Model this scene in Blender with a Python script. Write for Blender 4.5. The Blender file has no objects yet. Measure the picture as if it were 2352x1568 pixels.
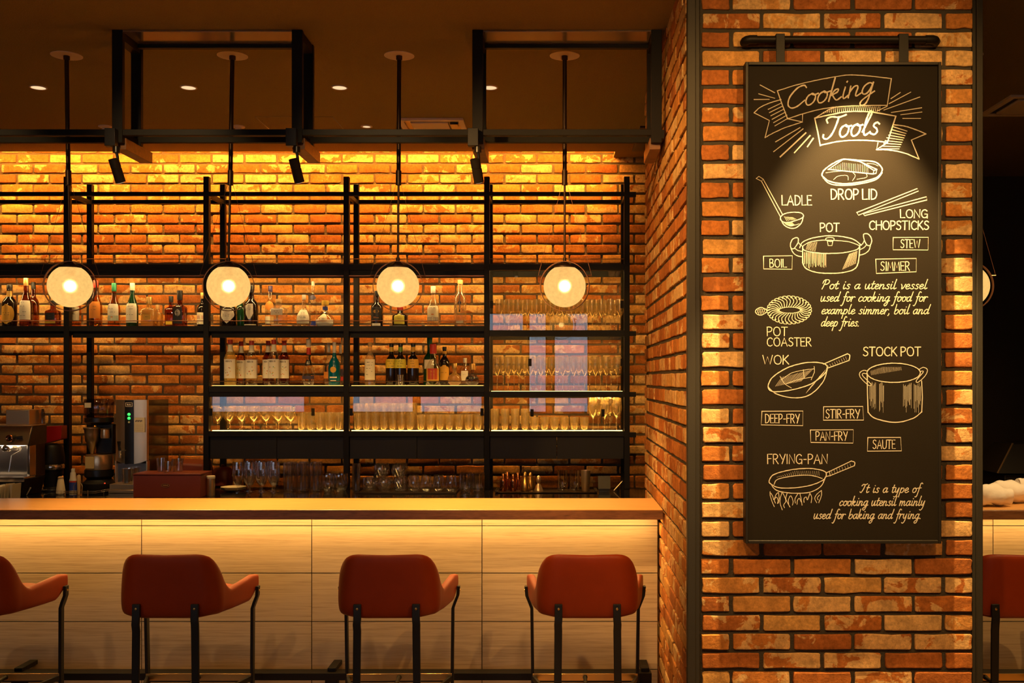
import bpy, bmesh, math, random
from mathutils import Vector, Matrix
random.seed(7)
D = bpy.data
C = bpy.context.scene.collection
SC = bpy.context.scene
PI = math.pi
E = 1.62            # eye height of the camera above the floor
F = 2352.0          # focal length in pixels of the 2352 x 1568 frame
VX, VY = 1278.0, 869.0   # where the camera's axis meets the frame


def PX(x, Y):
    return (x - VX) * Y / F


def PZ(y, Y):
    return E + (VY - y) * Y / F


# ------------------------------------------------------------------ camera, world, exposure, large lights
cam_d = D.cameras.new('camera')
cam_d.sensor_width = 36.0
cam_d.lens = 36.0
cam_d.shift_x = (1176 - VX) / 2352.0
cam_d.shift_y = (VY - 784) / 2352.0
cam_d.clip_start = 0.05
cam = D.objects.new('camera', cam_d)
cam.location = (0, 0, E)
cam.rotation_euler = (PI / 2, 0, 0)
C.objects.link(cam)
SC.camera = cam

SC.view_settings.view_transform = 'Standard'
SC.view_settings.look = 'None'
SC.view_settings.gamma = 1.0
SC.view_settings.exposure = 0.0
SC.view_settings.use_curve_mapping = False
try:
    SC.cycles.max_bounces = 8
    SC.cycles.diffuse_bounces = 3
    SC.cycles.glossy_bounces = 4
    SC.cycles.transmission_bounces = 6
    SC.cycles.transparent_max_bounces = 24
    SC.cycles.caustics_reflective = False
    SC.cycles.caustics_refractive = False
    SC.cycles.sample_clamp_indirect = 4.0
    SC.cycles.use_denoising = True
    SC.cycles.use_adaptive_sampling = True
    SC.cycles.adaptive_threshold = 0.02
except Exception:
    pass

world = D.worlds.new('daylight')
SC.world = world
world.use_nodes = True
bg = world.node_tree.nodes['Background']
bg.inputs['Color'].default_value = (0.60, 0.76, 1.0, 1)
bg.inputs['Strength'].default_value = 2.4

CEIL = E + 1.652
SHELF_Y, REAR_Y, WALL_Y = 7.13, 7.50, 7.66
PIL_X, PIL_Y, PIL_Y2, PIL_X2 = 0.5287, 4.09, 6.01, 1.704


def light(name, kind, loc, energy, color, aim=None, **kw):
    l = D.lights.new(name, kind)
    l.energy = energy
    l.color = color
    for k, v in kw.items():
        setattr(l, k, v)
    o = D.objects.new(name, l)
    o.location = loc
    if aim is not None:
        d = Vector(aim) - Vector(loc)
        o.rotation_euler = d.to_track_quat('-Z', 'Y').to_euler()
    C.objects.link(o)
    return o


WARM = (1.0, 0.535, 0.155)
AMBER = (1.0, 0.50, 0.12)
# hidden strip lamp in the ceiling cove above the rear brick wall
light('cove_strip_light', 'AREA', (-2.0, 7.515, CEIL + 0.07), 62, (1.0, 0.43, 0.065), aim=(-2.0, 7.66, 2.35),
      shape='RECTANGLE', size=4.8, size_y=0.05)
light('cove_wash_light', 'AREA', (-2.0, 7.50, CEIL + 0.10), 36, (1.0, 0.46, 0.065), aim=(-2.0, 7.665, 2.40),
      shape='RECTANGLE', size=4.8, size_y=0.03, spread=0.9)
# strip lamp tucked under the front overhang of the counter, and its twin beyond the pillar
light('counter_strip_light', 'AREA', (-2.03, 5.075, 0.940), 42, (1.0, 0.56, 0.15), aim=(-2.03, 5.115, 0.0),
      shape='RECTANGLE', size=5.05, size_y=0.03)
light('counter_strip_light', 'AREA', (2.9, 5.075, 0.940), 15, (1.0, 0.56, 0.15), aim=(2.9, 5.115, 0.0),
      shape='RECTANGLE', size=2.3, size_y=0.03)
# ceiling spots above and in front of the pillar (outside the frame, in the ceiling)
light('pillar_spot', 'SPOT', (1.45, 2.1, CEIL - 0.03), 125, WARM, aim=(1.15, 4.09, 1.75), spot_size=1.3, spot_blend=0.6, shadow_soft_size=0.02)
light('pillar_spot', 'SPOT', (0.1, 1.9, CEIL - 0.03), 125, WARM, aim=(1.0, 4.1, 2.2), spot_size=1.3, spot_blend=0.8, shadow_soft_size=0.05)
light('board_spot', 'SPOT', (PX(1965, 4.0), 3.74, CEIL - 0.03), 1000, (1.0, 0.64, 0.24), aim=(PX(1963, 4.0), 3.77, 0.0), spot_size=0.98, spot_blend=0.4, shadow_soft_size=0.015)
# unseen fill spots added on the seating side for bottles, stools and walls
for sx in (-3.9, -2.9, -1.9, -0.9):
    light('room_downlight', 'SPOT', (sx, 2.9, CEIL - 0.03), 140, (1.0, 0.62, 0.24), aim=(sx * 0.9 - 0.1, 7.1, 2.02), spot_size=0.40, spot_blend=1.0, shadow_soft_size=0.06)
for sx in (-2.6, -1.2, 0.2):
    light('room_downlight', 'SPOT', (sx, 2.2, CEIL - 0.03), 62, (1.0, 0.58, 0.24), aim=(sx, 4.4, 0.55), spot_size=0.95, spot_blend=0.9, shadow_soft_size=0.05)
light('room_downlight', 'SPOT', (-1.4, 2.8, CEIL - 0.03), 480, (1.0, 0.54, 0.16), aim=(0.53, 5.05, 1.75), spot_size=0.95, spot_blend=0.8, shadow_soft_size=0.06)
for sx in (-4.5, -2.0, 1.2):
    light('room_downlight', 'SPOT', (sx, -3.6, CEIL - 0.03), 260, WARM, aim=(sx, -5.5, 1.2), spot_size=1.9, spot_blend=0.9, shadow_soft_size=0.1)
light('far_counter_downlight', 'SPOT', (2.5, 4.3, CEIL - 0.03), 210, (1.0, 0.62, 0.25), aim=(2.4, 5.3, 0.9), spot_size=1.2, spot_blend=0.9, shadow_soft_size=0.05)  # unseen fill, added to brighten the towels and hood
light('room_downlight', 'SPOT', (2.6, 2.6, CEIL - 0.03), 55, WARM, aim=(2.6, 3.4, 0.0), spot_size=1.7, spot_blend=0.9, shadow_soft_size=0.05)


# ------------------------------------------------------------------ materials
def nodes_of(name):
    m = D.materials.new(name)
    m.use_nodes = True
    nt = m.node_tree
    return m, nt, nt.nodes, nt.links, nt.nodes['Principled BSDF']


def mat(name, col, rough=0.5, metal=0.0, spec=0.5, coat=0.0, bump=0.0, bscale=60.0, var=0.0, vscale=8.0, stretch=(1, 1, 1)):
    m, nt, N, L, p = nodes_of(name)
    p.inputs['Base Color'].default_value = (*col, 1)
    p.inputs['Roughness'].default_value = rough
    p.inputs['Metallic'].default_value = metal
    p.inputs['Specular IOR Level'].default_value = spec
    p.inputs['Coat Weight'].default_value = coat
    tc = N.new('ShaderNodeTexCoord')
    mp = N.new('ShaderNodeMapping')
    mp.inputs['Scale'].default_value = stretch
    L.new(tc.outputs['Object'], mp.inputs['Vector'])
    if var:
        n = N.new('ShaderNodeTexNoise')
        n.inputs['Scale'].default_value = vscale
        n.inputs['Detail'].default_value = 5
        L.new(mp.outputs['Vector'], n.inputs['Vector'])
        mr = N.new('ShaderNodeMapRange')
        mr.inputs['To Min'].default_value = 1 - var
        mr.inputs['To Max'].default_value = 1 + var
        L.new(n.outputs['Fac'], mr.inputs['Value'])
        mx = N.new('ShaderNodeMix')
        mx.data_type = 'RGBA'
        mx.blend_type = 'MULTIPLY'
        mx.inputs['Factor'].default_value = 1
        mx.inputs['A'].default_value = (*col, 1)
        L.new(mr.outputs['Result'], mx.inputs['B'])
        L.new(mx.outputs['Result'], p.inputs['Base Color'])
    if bump:
        n = N.new('ShaderNodeTexNoise')
        n.inputs['Scale'].default_value = bscale
        n.inputs['Detail'].default_value = 4
        L.new(mp.outputs['Vector'], n.inputs['Vector'])
        b = N.new('ShaderNodeBump')
        b.inputs['Strength'].default_value = bump
        b.inputs['Distance'].default_value = 0.01
        L.new(n.outputs['Fac'], b.inputs['Height'])
        L.new(b.outputs['Normal'], p.inputs['Normal'])
    return m


def emit(name, col, strength):
    m, nt, N, L, p = nodes_of(name)
    p.inputs['Base Color'].default_value = (0.22, 0.13, 0.05, 1)
    p.inputs['Emission Color'].default_value = (*col, 1)
    p.inputs['Emission Strength'].default_value = strength
    return m


def glass(name, tint=(0.97, 0.97, 0.97), edge=0.55, base=0.05, rough=0.02, spec=(1, 1, 1), body=None, bodyfac=0.0):
    """thin clear glass: light passes, the rim and the grazing edge mirror the room"""
    m = D.materials.new(name)
    m.use_nodes = True
    nt = m.node_tree
    N, L = nt.nodes, nt.links
    for n in list(N):
        N.remove(n)
    out = N.new('ShaderNodeOutputMaterial')
    tr = N.new('ShaderNodeBsdfTransparent')
    tr.inputs['Color'].default_value = (*tint, 1)
    gl = N.new('ShaderNodeBsdfGlossy')
    gl.inputs['Color'].default_value = (*spec, 1)
    gl.inputs['Roughness'].default_value = rough
    lw = N.new('ShaderNodeLayerWeight')
    lw.inputs['Blend'].default_value = 0.25
    mr = N.new('ShaderNodeMapRange')
    mr.inputs['To Min'].default_value = base
    mr.inputs['To Max'].default_value = edge
    L.new(lw.outputs['Facing'], mr.inputs['Value'])
    mx = N.new('ShaderNodeMixShader')
    L.new(mr.outputs['Result'], mx.inputs['Fac'])
    L.new(tr.outputs['BSDF'], mx.inputs[1])
    L.new(gl.outputs['BSDF'], mx.inputs[2])
    last = mx
    if body:
        df = N.new('ShaderNodeBsdfDiffuse')
        df.inputs['Color'].default_value = (*body, 1)
        m2 = N.new('ShaderNodeMixShader')
        m2.inputs['Fac'].default_value = bodyfac
        L.new(mx.outputs['Shader'], m2.inputs[1])
        L.new(df.outputs['BSDF'], m2.inputs[2])
        last = m2
    L.new(last.outputs['Shader'], out.inputs['Surface'])
    return m


def pane_mat():
    m = D.materials.new('door_glass')
    m.use_nodes = True
    nt = m.node_tree
    N, L = nt.nodes, nt.links
    for n in list(N):
        N.remove(n)
    out = N.new('ShaderNodeOutputMaterial')
    tr = N.new('ShaderNodeBsdfTransparent')
    tr.inputs['Color'].default_value = (0.93, 0.95, 0.94, 1)
    gl = N.new('ShaderNodeBsdfGlossy')
    gl.inputs['Roughness'].default_value = 0.0
    mx = N.new('ShaderNodeMixShader')
    mx.inputs['Fac'].default_value = 0.07
    L.new(tr.outputs['BSDF'], mx.inputs[1])
    L.new(gl.outputs['BSDF'], mx.inputs[2])
    L.new(mx.outputs['Shader'], out.inputs['Surface'])
    return m


def brick_mat(name):
    m, nt, N, L, p = nodes_of(name)
    at = N.new('ShaderNodeAttribute')
    at.attribute_name = 'tone'
    sp = N.new('ShaderNodeSeparateColor')
    L.new(at.outputs['Color'], sp.inputs['Color'])
    tc = N.new('ShaderNodeTexCoord')
    ramp = N.new('ShaderNodeValToRGB')
    ramp.color_ramp.elements[0].position = 0.0
    ramp.color_ramp.elements[0].color = (0.36, 0.112, 0.024, 1)
    ramp.color_ramp.elements[1].position = 1.0
    ramp.color_ramp.elements[1].color = (0.60, 0.33, 0.10, 1)
    e = ramp.color_ramp.elements.new(0.35)
    e.color = (0.46, 0.152, 0.029, 1)
    e = ramp.color_ramp.elements.new(0.7)
    e.color = (0.53, 0.205, 0.042, 1)
    L.new(sp.outputs['Red'], ramp.inputs['Fac'])
    # blotches of old mortar and lime
    w = N.new('ShaderNodeMath')
    w.operation = 'MULTIPLY'
    w.inputs[1].default_value = 37.0
    L.new(sp.outputs['Blue'], w.inputs[0])
    n1 = N.new('ShaderNodeTexNoise')
    n1.noise_dimensions = '4D'
    n1.inputs['Scale'].default_value = 11.0
    n1.inputs['Detail'].default_value = 7
    n1.inputs['Roughness'].default_value = 0.62
    n1.inputs['Distortion'].default_value = 0.6
    L.new(tc.outputs['Object'], n1.inputs['Vector'])
    L.new(w.outputs['Value'], n1.inputs['W'])
    th = N.new('ShaderNodeMath')
    th.operation = 'ADD'
    L.new(n1.outputs['Fac'], th.inputs[0])
    mg = N.new('ShaderNodeMapRange')
    mg.inputs['To Min'].default_value = -0.24
    mg.inputs['To Max'].default_value = 0.10
    L.new(sp.outputs['Green'], mg.inputs['Value'])
    L.new(mg.outputs['Result'], th.inputs[1])
    st = N.new('ShaderNodeMapRange')
    st.inputs['From Min'].default_value = 0.495
    st.inputs['From Max'].default_value = 0.525
    L.new(th.outputs['Value'], st.inputs['Value'])
    n2 = N.new('ShaderNodeTexNoise')
    n2.inputs['Scale'].default_value = 70.0
    n2.inputs['Detail'].default_value = 5
    n2.inputs['Roughness'].default_value = 0.7
    L.new(tc.outputs['Object'], n2.inputs['Vector'])
    mr2 = N.new('ShaderNodeMapRange')
    mr2.inputs['From Min'].default_value = 0.25
    mr2.inputs['From Max'].default_value = 0.75
    mr2.inputs['To Min'].default_value = 0.55
    mr2.inputs['To Max'].default_value = 1.3
    L.new(n2.outputs['Fac'], mr2.inputs['Value'])
    n3 = N.new('ShaderNodeTexNoise')
    n3.inputs['Scale'].default_value = 14.0
    n3.inputs['Detail'].default_value = 3
    L.new(tc.outputs['Object'], n3.inputs['Vector'])
    mr3 = N.new('ShaderNodeMapRange')
    mr3.inputs['From Min'].default_value = 0.3
    mr3.inputs['From Max'].default_value = 0.7
    mr3.inputs['To Min'].default_value = 0.78
    mr3.inputs['To Max'].default_value = 1.2
    L.new(n3.outputs['Fac'], mr3.inputs['Value'])
    mm = N.new('ShaderNodeMath')
    mm.operation = 'MULTIPLY'
    L.new(mr2.outputs['Result'], mm.inputs[0])
    L.new(mr3.outputs['Result'], mm.inputs[1])
    fm = N.new('ShaderNodeMath')
    fm.operation = 'MULTIPLY'
    fm.inputs[1].default_value = 0.80
    L.new(st.outputs['Result'], fm.inputs[0])
    mx = N.new('ShaderNodeMix')
    mx.data_type = 'RGBA'
    L.new(fm.outputs['Value'], mx.inputs['Factor'])
    L.new(ramp.outputs['Color'], mx.inputs['A'])
    mx.inputs['B'].default_value = (0.69, 0.44, 0.185, 1)
    mul = N.new('ShaderNodeMix')
    mul.data_type = 'RGBA'
    mul.blend_type = 'MULTIPLY'
    mul.inputs['Factor'].default_value = 1
    L.new(mx.outputs['Result'], mul.inputs['A'])
    L.new(mm.outputs['Value'], mul.inputs['B'])
    L.new(mul.outputs['Result'], p.inputs['Base Color'])
    p.inputs['Roughness'].default_value = 0.85
    p.inputs['Specular IOR Level'].default_value = 0.25
    b = N.new('ShaderNodeBump')
    b.inputs['Strength'].default_value = 0.28
    b.inputs['Distance'].default_value = 0.006
    L.new(mm.outputs['Value'], b.inputs['Height'])
    L.new(b.outputs['Normal'], p.inputs['Normal'])
    return m


def wood_mat(name, c1, c2, axis_scale, rough=0.45, tone=False, spec=0.4, coat=0.0, bump=0.08, scale=1.0):
    """long-grained wood; axis_scale stretches the grain along one axis"""
    m, nt, N, L, p = nodes_of(name)
    tc = N.new('ShaderNodeTexCoord')
    mp = N.new('ShaderNodeMapping')
    mp.inputs['Scale'].default_value = axis_scale
    if tone:
        at = N.new('ShaderNodeAttribute')
        at.attribute_name = 'tone'
        sc = N.new('ShaderNodeVectorMath')
        sc.operation = 'MULTIPLY_ADD'
        L.new(at.outputs['Color'], sc.inputs[0])
        sc.inputs[1].default_value = (7, 7, 7)
        L.new(tc.outputs['Object'], sc.inputs[2])
        L.new(sc.outputs['Vector'], mp.inputs['Vector'])
    else:
        L.new(tc.outputs['Object'], mp.inputs['Vector'])
    n = N.new('ShaderNodeTexNoise')
    n.inputs['Scale'].default_value = 5.0 * scale
    n.inputs['Detail'].default_value = 8
    n.inputs['Roughness'].default_value = 0.6
    n.inputs['Distortion'].default_value = 1.1
    L.new(mp.outputs['Vector'], n.inputs['Vector'])
    n2 = N.new('ShaderNodeTexNoise')
    n2.inputs['Scale'].default_value = 26.0 * scale
    n2.inputs['Detail'].default_value = 5
    L.new(mp.outputs['Vector'], n2.inputs['Vector'])
    ad = N.new('ShaderNodeMath')
    ad.operation = 'MULTIPLY_ADD'
    ad.inputs[1].default_value = 0.55
    L.new(n2.outputs['Fac'], ad.inputs[0])
    L.new(n.outputs['Fac'], ad.inputs[2])
    r = N.new('ShaderNodeValToRGB')
    r.color_ramp.elements[0].position = 0.52
    r.color_ramp.elements[0].color = (*c1, 1)
    r.color_ramp.elements[1].position = 0.86
    r.color_ramp.elements[1].color = (*c2, 1)
    L.new(ad.outputs['Value'], r.inputs['Fac'])
    L.new(r.outputs['Color'], p.inputs['Base Color'])
    p.inputs['Roughness'].default_value = rough
    p.inputs['Specular IOR Level'].default_value = spec
    p.inputs['Coat Weight'].default_value = coat
    p.inputs['Coat Roughness'].default_value = 0.2
    b = N.new('ShaderNodeBump')
    b.inputs['Strength'].default_value = bump
    b.inputs['Distance'].default_value = 0.004
    L.new(ad.outputs['Value'], b.inputs['Height'])
    L.new(b.outputs['Normal'], p.inputs['Normal'])
    return m


def globe_mat():
    """crackled frosted globe around its lamp"""
    m = D.materials.new('globe_glass')
    m.use_nodes = True
    nt = m.node_tree
    N, L = nt.nodes, nt.links
    for n in list(N):
        N.remove(n)
    out = N.new('ShaderNodeOutputMaterial')
    rf = N.new('ShaderNodeBsdfRefraction')
    rf.inputs['Color'].default_value = (1.0, 0.86, 0.58, 1)
    rf.inputs['Roughness'].default_value = 0.45
    rf.inputs['IOR'].default_value = 1.4
    rf2 = N.new('ShaderNodeBsdfRefraction')
    rf2.inputs['Color'].default_value = (1.0, 0.80, 0.45, 1)
    rf2.inputs['Roughness'].default_value = 0.20
    rf2.inputs['IOR'].default_value = 1.4
    mrf = N.new('ShaderNodeMixShader')
    mrf.inputs['Fac'].default_value = 0.5
    L.new(rf.outputs['BSDF'], mrf.inputs[1])
    L.new(rf2.outputs['BSDF'], mrf.inputs[2])
    em = N.new('ShaderNodeEmission')
    em.inputs['Color'].default_value = (1.0, 0.585, 0.175, 1)
    tc = N.new('ShaderNodeTexCoord')
    ns = N.new('ShaderNodeTexNoise')
    ns.inputs['Scale'].default_value = 55
    ns.inputs['Detail'].default_value = 4
    L.new(tc.outputs['Object'], ns.inputs['Vector'])
    mr = N.new('ShaderNodeMapRange')
    mr.inputs['From Min'].default_value = 0.3
    mr.inputs['From Max'].default_value = 0.7
    mr.inputs['To Min'].default_value = 0.98
    mr.inputs['To Max'].default_value = 1.22
    L.new(ns.outputs['Fac'], mr.inputs['Value'])
    L.new(mr.outputs['Result'], em.inputs['Strength'])
    mx = N.new('ShaderNodeMixShader')
    mx.inputs['Fac'].default_value = 0.72
    L.new(mrf.outputs['Shader'], mx.inputs[1])
    L.new(em.outputs['Emission'], mx.inputs[2])
    L.new(mx.outputs['Shader'], out.inputs['Surface'])
    return m


M = {}
M['black_steel'] = mat('black_steel', (0.007, 0.005, 0.0035), 0.5, 0.0, 0.25, bump=0.05, bscale=300)
M['frame_steel'] = mat('frame_steel', (0.0065, 0.0042, 0.0026), 0.5, 0.0, 0.2, bump=0.05, bscale=300)
M['grey_steel'] = mat('grey_steel', (0.030, 0.025, 0.017), 0.5, 0.2, bump=0.05, bscale=200, var=0.15, vscale=3)
M['brick'] = brick_mat('old_brick')
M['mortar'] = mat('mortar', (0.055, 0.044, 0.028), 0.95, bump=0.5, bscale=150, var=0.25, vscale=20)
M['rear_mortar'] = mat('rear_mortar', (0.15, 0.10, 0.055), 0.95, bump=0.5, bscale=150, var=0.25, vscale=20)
M['ceiling'] = mat('ceiling_plaster', (0.27, 0.20, 0.082), 0.95, spec=0.1, bump=0.6, bscale=160, var=0.12, vscale=110)
M['dark_wall'] = mat('dark_wall', (0.045, 0.030, 0.017), 0.8, bump=0.2, bscale=120, var=0.2, vscale=60)
M['floor'] = wood_mat('floor_wood', (0.10, 0.055, 0.025), (0.20, 0.12, 0.06), (1, 8, 1), rough=0.4)
M['room_wall'] = mat('room_wall', (0.34, 0.24, 0.15), 0.8, bump=0.15, bscale=80, var=0.1)
M['panel_tile'] = wood_mat('panel_tile', (0.35, 0.255, 0.166), (0.525, 0.405, 0.275), (0.4, 6, 20), rough=0.42, tone=True, bump=0.05)
M['groove'] = mat('panel_groove', (0.035, 0.025, 0.016), 0.8)
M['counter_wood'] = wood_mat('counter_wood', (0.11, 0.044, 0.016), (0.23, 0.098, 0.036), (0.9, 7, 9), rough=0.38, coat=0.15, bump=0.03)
M['counter_top'] = wood_mat('counter_top', (0.64, 0.315, 0.092), (0.76, 0.40, 0.128), (0.9, 9, 9), rough=0.36, coat=0.2, bump=0.02)  # counter wood made much paler, lamp light put into the top's colour
M['black_stone'] = mat('black_worktop', (0.010, 0.008, 0.007), 0.07, spec=0.6)
M['leather'] = mat('red_brown_leather', (0.240, 0.029, 0.004), 0.42, spec=0.22, bump=0.10, bscale=420, var=0.12, vscale=14)
M['leg_steel'] = mat('leg_steel', (0.016, 0.014, 0.012), 0.45, 0.4)
M['brass'] = mat('brass', (0.80, 0.48, 0.14), 0.28, 1.0, var=0.15, vscale=12)
M['copper_hoop'] = mat('copper_hoop', (0.20, 0.085, 0.042), 0.36, 0.8)
M['dark_bronze'] = mat('dark_bronze', (0.05, 0.028, 0.016), 0.4, 0.7)
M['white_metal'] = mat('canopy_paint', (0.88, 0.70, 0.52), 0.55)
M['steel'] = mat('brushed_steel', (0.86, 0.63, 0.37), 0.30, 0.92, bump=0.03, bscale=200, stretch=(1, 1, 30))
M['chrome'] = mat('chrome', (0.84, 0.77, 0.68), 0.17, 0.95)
M['copper'] = mat('copper', (0.75, 0.28, 0.10), 0.16, 1.0)
M['black_plastic'] = mat('black_plastic', (0.012, 0.010, 0.009), 0.32)
M['satin_black'] = mat('satin_black', (0.014, 0.011, 0.008), 0.45, 0.0, 0.3)
M['chalkboard'] = mat('chalkboard_face', (0.0125, 0.0088, 0.0048), 0.65, spec=0.12, bump=0.06, bscale=350, var=0.14, vscale=5)
M['chalk'] = mat('chalk', (0.52, 0.46, 0.37), 0.9, spec=0.1)
M['chalk_soft'] = mat('chalk_soft', (0.20, 0.155, 0.105), 0.95, spec=0.1, var=0.5, vscale=60)
M['globe'] = globe_mat()
M['bulb'] = emit('bulb_glow', (1.0, 0.72, 0.34), 190.0)
M['lamp_disc'] = emit('downlight_glow', (1.0, 0.72, 0.40), 0.95)
M['led'] = emit('shelf_led', (1.0, 0.56, 0.15), 95.0)  # fill glow added under the cabinet tops
M['led_low'] = emit('shelf_led_line', (1.0, 0.50, 0.10), 24.0)
M['led_shelf'] = emit('shelf_led_front', (1.0, 0.62, 0.22), 75.0)
M['tray_line'] = emit('tray_led_line', (1.0, 0.52, 0.12), 3.2)
M['tray_led'] = emit('tray_led', (1.0, 0.54, 0.15), 0.75)
M['work_light'] = emit('work_light', (1.0, 0.80, 0.55), 6.0)
M['green_led'] = emit('green_led', (0.02, 1.0, 0.12), 1.6)
M['red_led'] = emit('red_led', (1.0, 0.06, 0.02), 1.2)
M['amber_led'] = emit('amber_led', (0.5, 0.35, 0.1), 0.3)
M['glass'] = glass('clear_glass', edge=0.85, base=0.14, rough=0.03)
M['glass_gold'] = glass('drinking_glass', (0.985, 0.97, 0.94), edge=0.85, base=0.10, rough=0.13, spec=(1.0, 0.88, 0.62), body=(1.0, 0.70, 0.28), bodyfac=0.06)  # clear glass given gold body and sheen colours for the lamplit glow
M['pane'] = pane_mat()
M['mirror_panel'] = mat('glossy_panel', (0.60, 0.50, 0.40), 0.16, 0.85)
M['paper'] = mat('cream_paper', (0.74, 0.63, 0.44), 0.8)
M['white_cloth'] = mat('white_cloth', (0.80, 0.74, 0.66), 0.9, bump=0.2, bscale=60)
M['red_wood'] = mat('red_brown_lacquer', (0.19, 0.030, 0.012), 0.45, var=0.2, vscale=5)
M['red_paint'] = mat('red_paint', (0.38, 0.010, 0.008), 0.3)
M['boiler_side'] = mat('boiler_side', (0.10, 0.07, 0.045), 0.10, 0.55)
M['ivory'] = mat('ivory_paint', (0.70, 0.58, 0.38), 0.5)
M['light_wood'] = mat('light_wood', (0.62, 0.40, 0.17), 0.5, var=0.15, vscale=20)
M['ink'] = mat('label_ink', (0.10, 0.06, 0.03), 0.7)


def colmat(key, col, rough=0.45, metal=0.0):
    if key not in M:
        M[key] = mat(key, col, rough, metal)
    return M[key]


M['b_clear'] = glass('bottle_clear', (0.93, 0.92, 0.88), edge=0.60, base=0.06)
M['b_amber'] = glass('bottle_amber', (0.72, 0.42, 0.14), edge=0.5, base=0.05)
M['b_whisky'] = glass('bottle_whisky', (0.50, 0.20, 0.06), edge=0.5, base=0.05)
M['b_syrup'] = glass('bottle_syrup', (0.98, 0.86, 0.40), edge=0.5, base=0.05, body=(0.95, 0.72, 0.2), bodyfac=0.25)
M['b_pale'] = glass('bottle_pale', (0.95, 0.84, 0.62), edge=0.55, base=0.06, body=(0.8, 0.6, 0.35), bodyfac=0.15)
M['b_dark'] = mat('bottle_dark', (0.012, 0.006, 0.004), 0.10, coat=0.5)
M['b_green'] = mat('bottle_green', (0.008, 0.050, 0.016), 0.10, coat=0.5)
M['b_teal'] = mat('bottle_teal', (0.0, 0.115, 0.155), 0.22)
M['b_gold'] = glass('bottle_gold', (0.92, 0.66, 0.22), edge=0.6, base=0.10, body=(0.85, 0.55, 0.16), bodyfac=0.3)
M['b_navy'] = glass('bottle_navy', (0.55, 0.50, 0.55), edge=0.5, base=0.05)
M['l_cream'] = mat('label_cream', (0.95, 0.84, 0.58), 0.7)
M['l_white'] = mat('label_white', (0.95, 0.88, 0.70), 0.7)
M['l_orange'] = mat('label_orange', (0.80, 0.28, 0.03), 0.6)
M['l_amber'] = mat('label_amber', (0.85, 0.45, 0.05), 0.6)
M['l_yellow'] = mat('label_yellow', (0.85, 0.58, 0.04), 0.6)
M['sticker'] = mat('gold_sticker', (0.62, 0.44, 0.16), 0.6)
M['l_lime'] = mat('label_lime', (0.72, 0.62, 0.06), 0.6)
M['l_red'] = mat('label_red', (0.62, 0.04, 0.02), 0.5)
M['l_green'] = mat('label_green', (0.04, 0.30, 0.18), 0.6)
M['l_black'] = mat('label_black', (0.012, 0.010, 0.010), 0.5)
M['l_navy'] = mat('label_navy', (0.06, 0.05, 0.10), 0.5)
M['l_blue'] = mat('label_blue', (0.03, 0.06, 0.38), 0.5)
M['c_gold'] = mat('cap_gold', (0.70, 0.42, 0.12), 0.35, 0.7)
M['c_black'] = mat('cap_black', (0.014, 0.011, 0.010), 0.4)
M['c_green'] = mat('cap_green', (0.02, 0.22, 0.10), 0.4)
M['c_lime'] = mat('cap_lime', (0.20, 0.38, 0.04), 0.4)
M['c_white'] = mat('cap_white', (0.78, 0.68, 0.54), 0.5)
M['c_red'] = mat('cap_red', (0.60, 0.05, 0.03), 0.45)
M['c_yellow'] = mat('cap_yellow', (0.80, 0.50, 0.05), 0.5)
M['c_violet'] = mat('cap_violet', (0.05, 0.03, 0.12), 0.4)
M['c_cork'] = mat('cap_cork', (0.55, 0.33, 0.12), 0.8)


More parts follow.
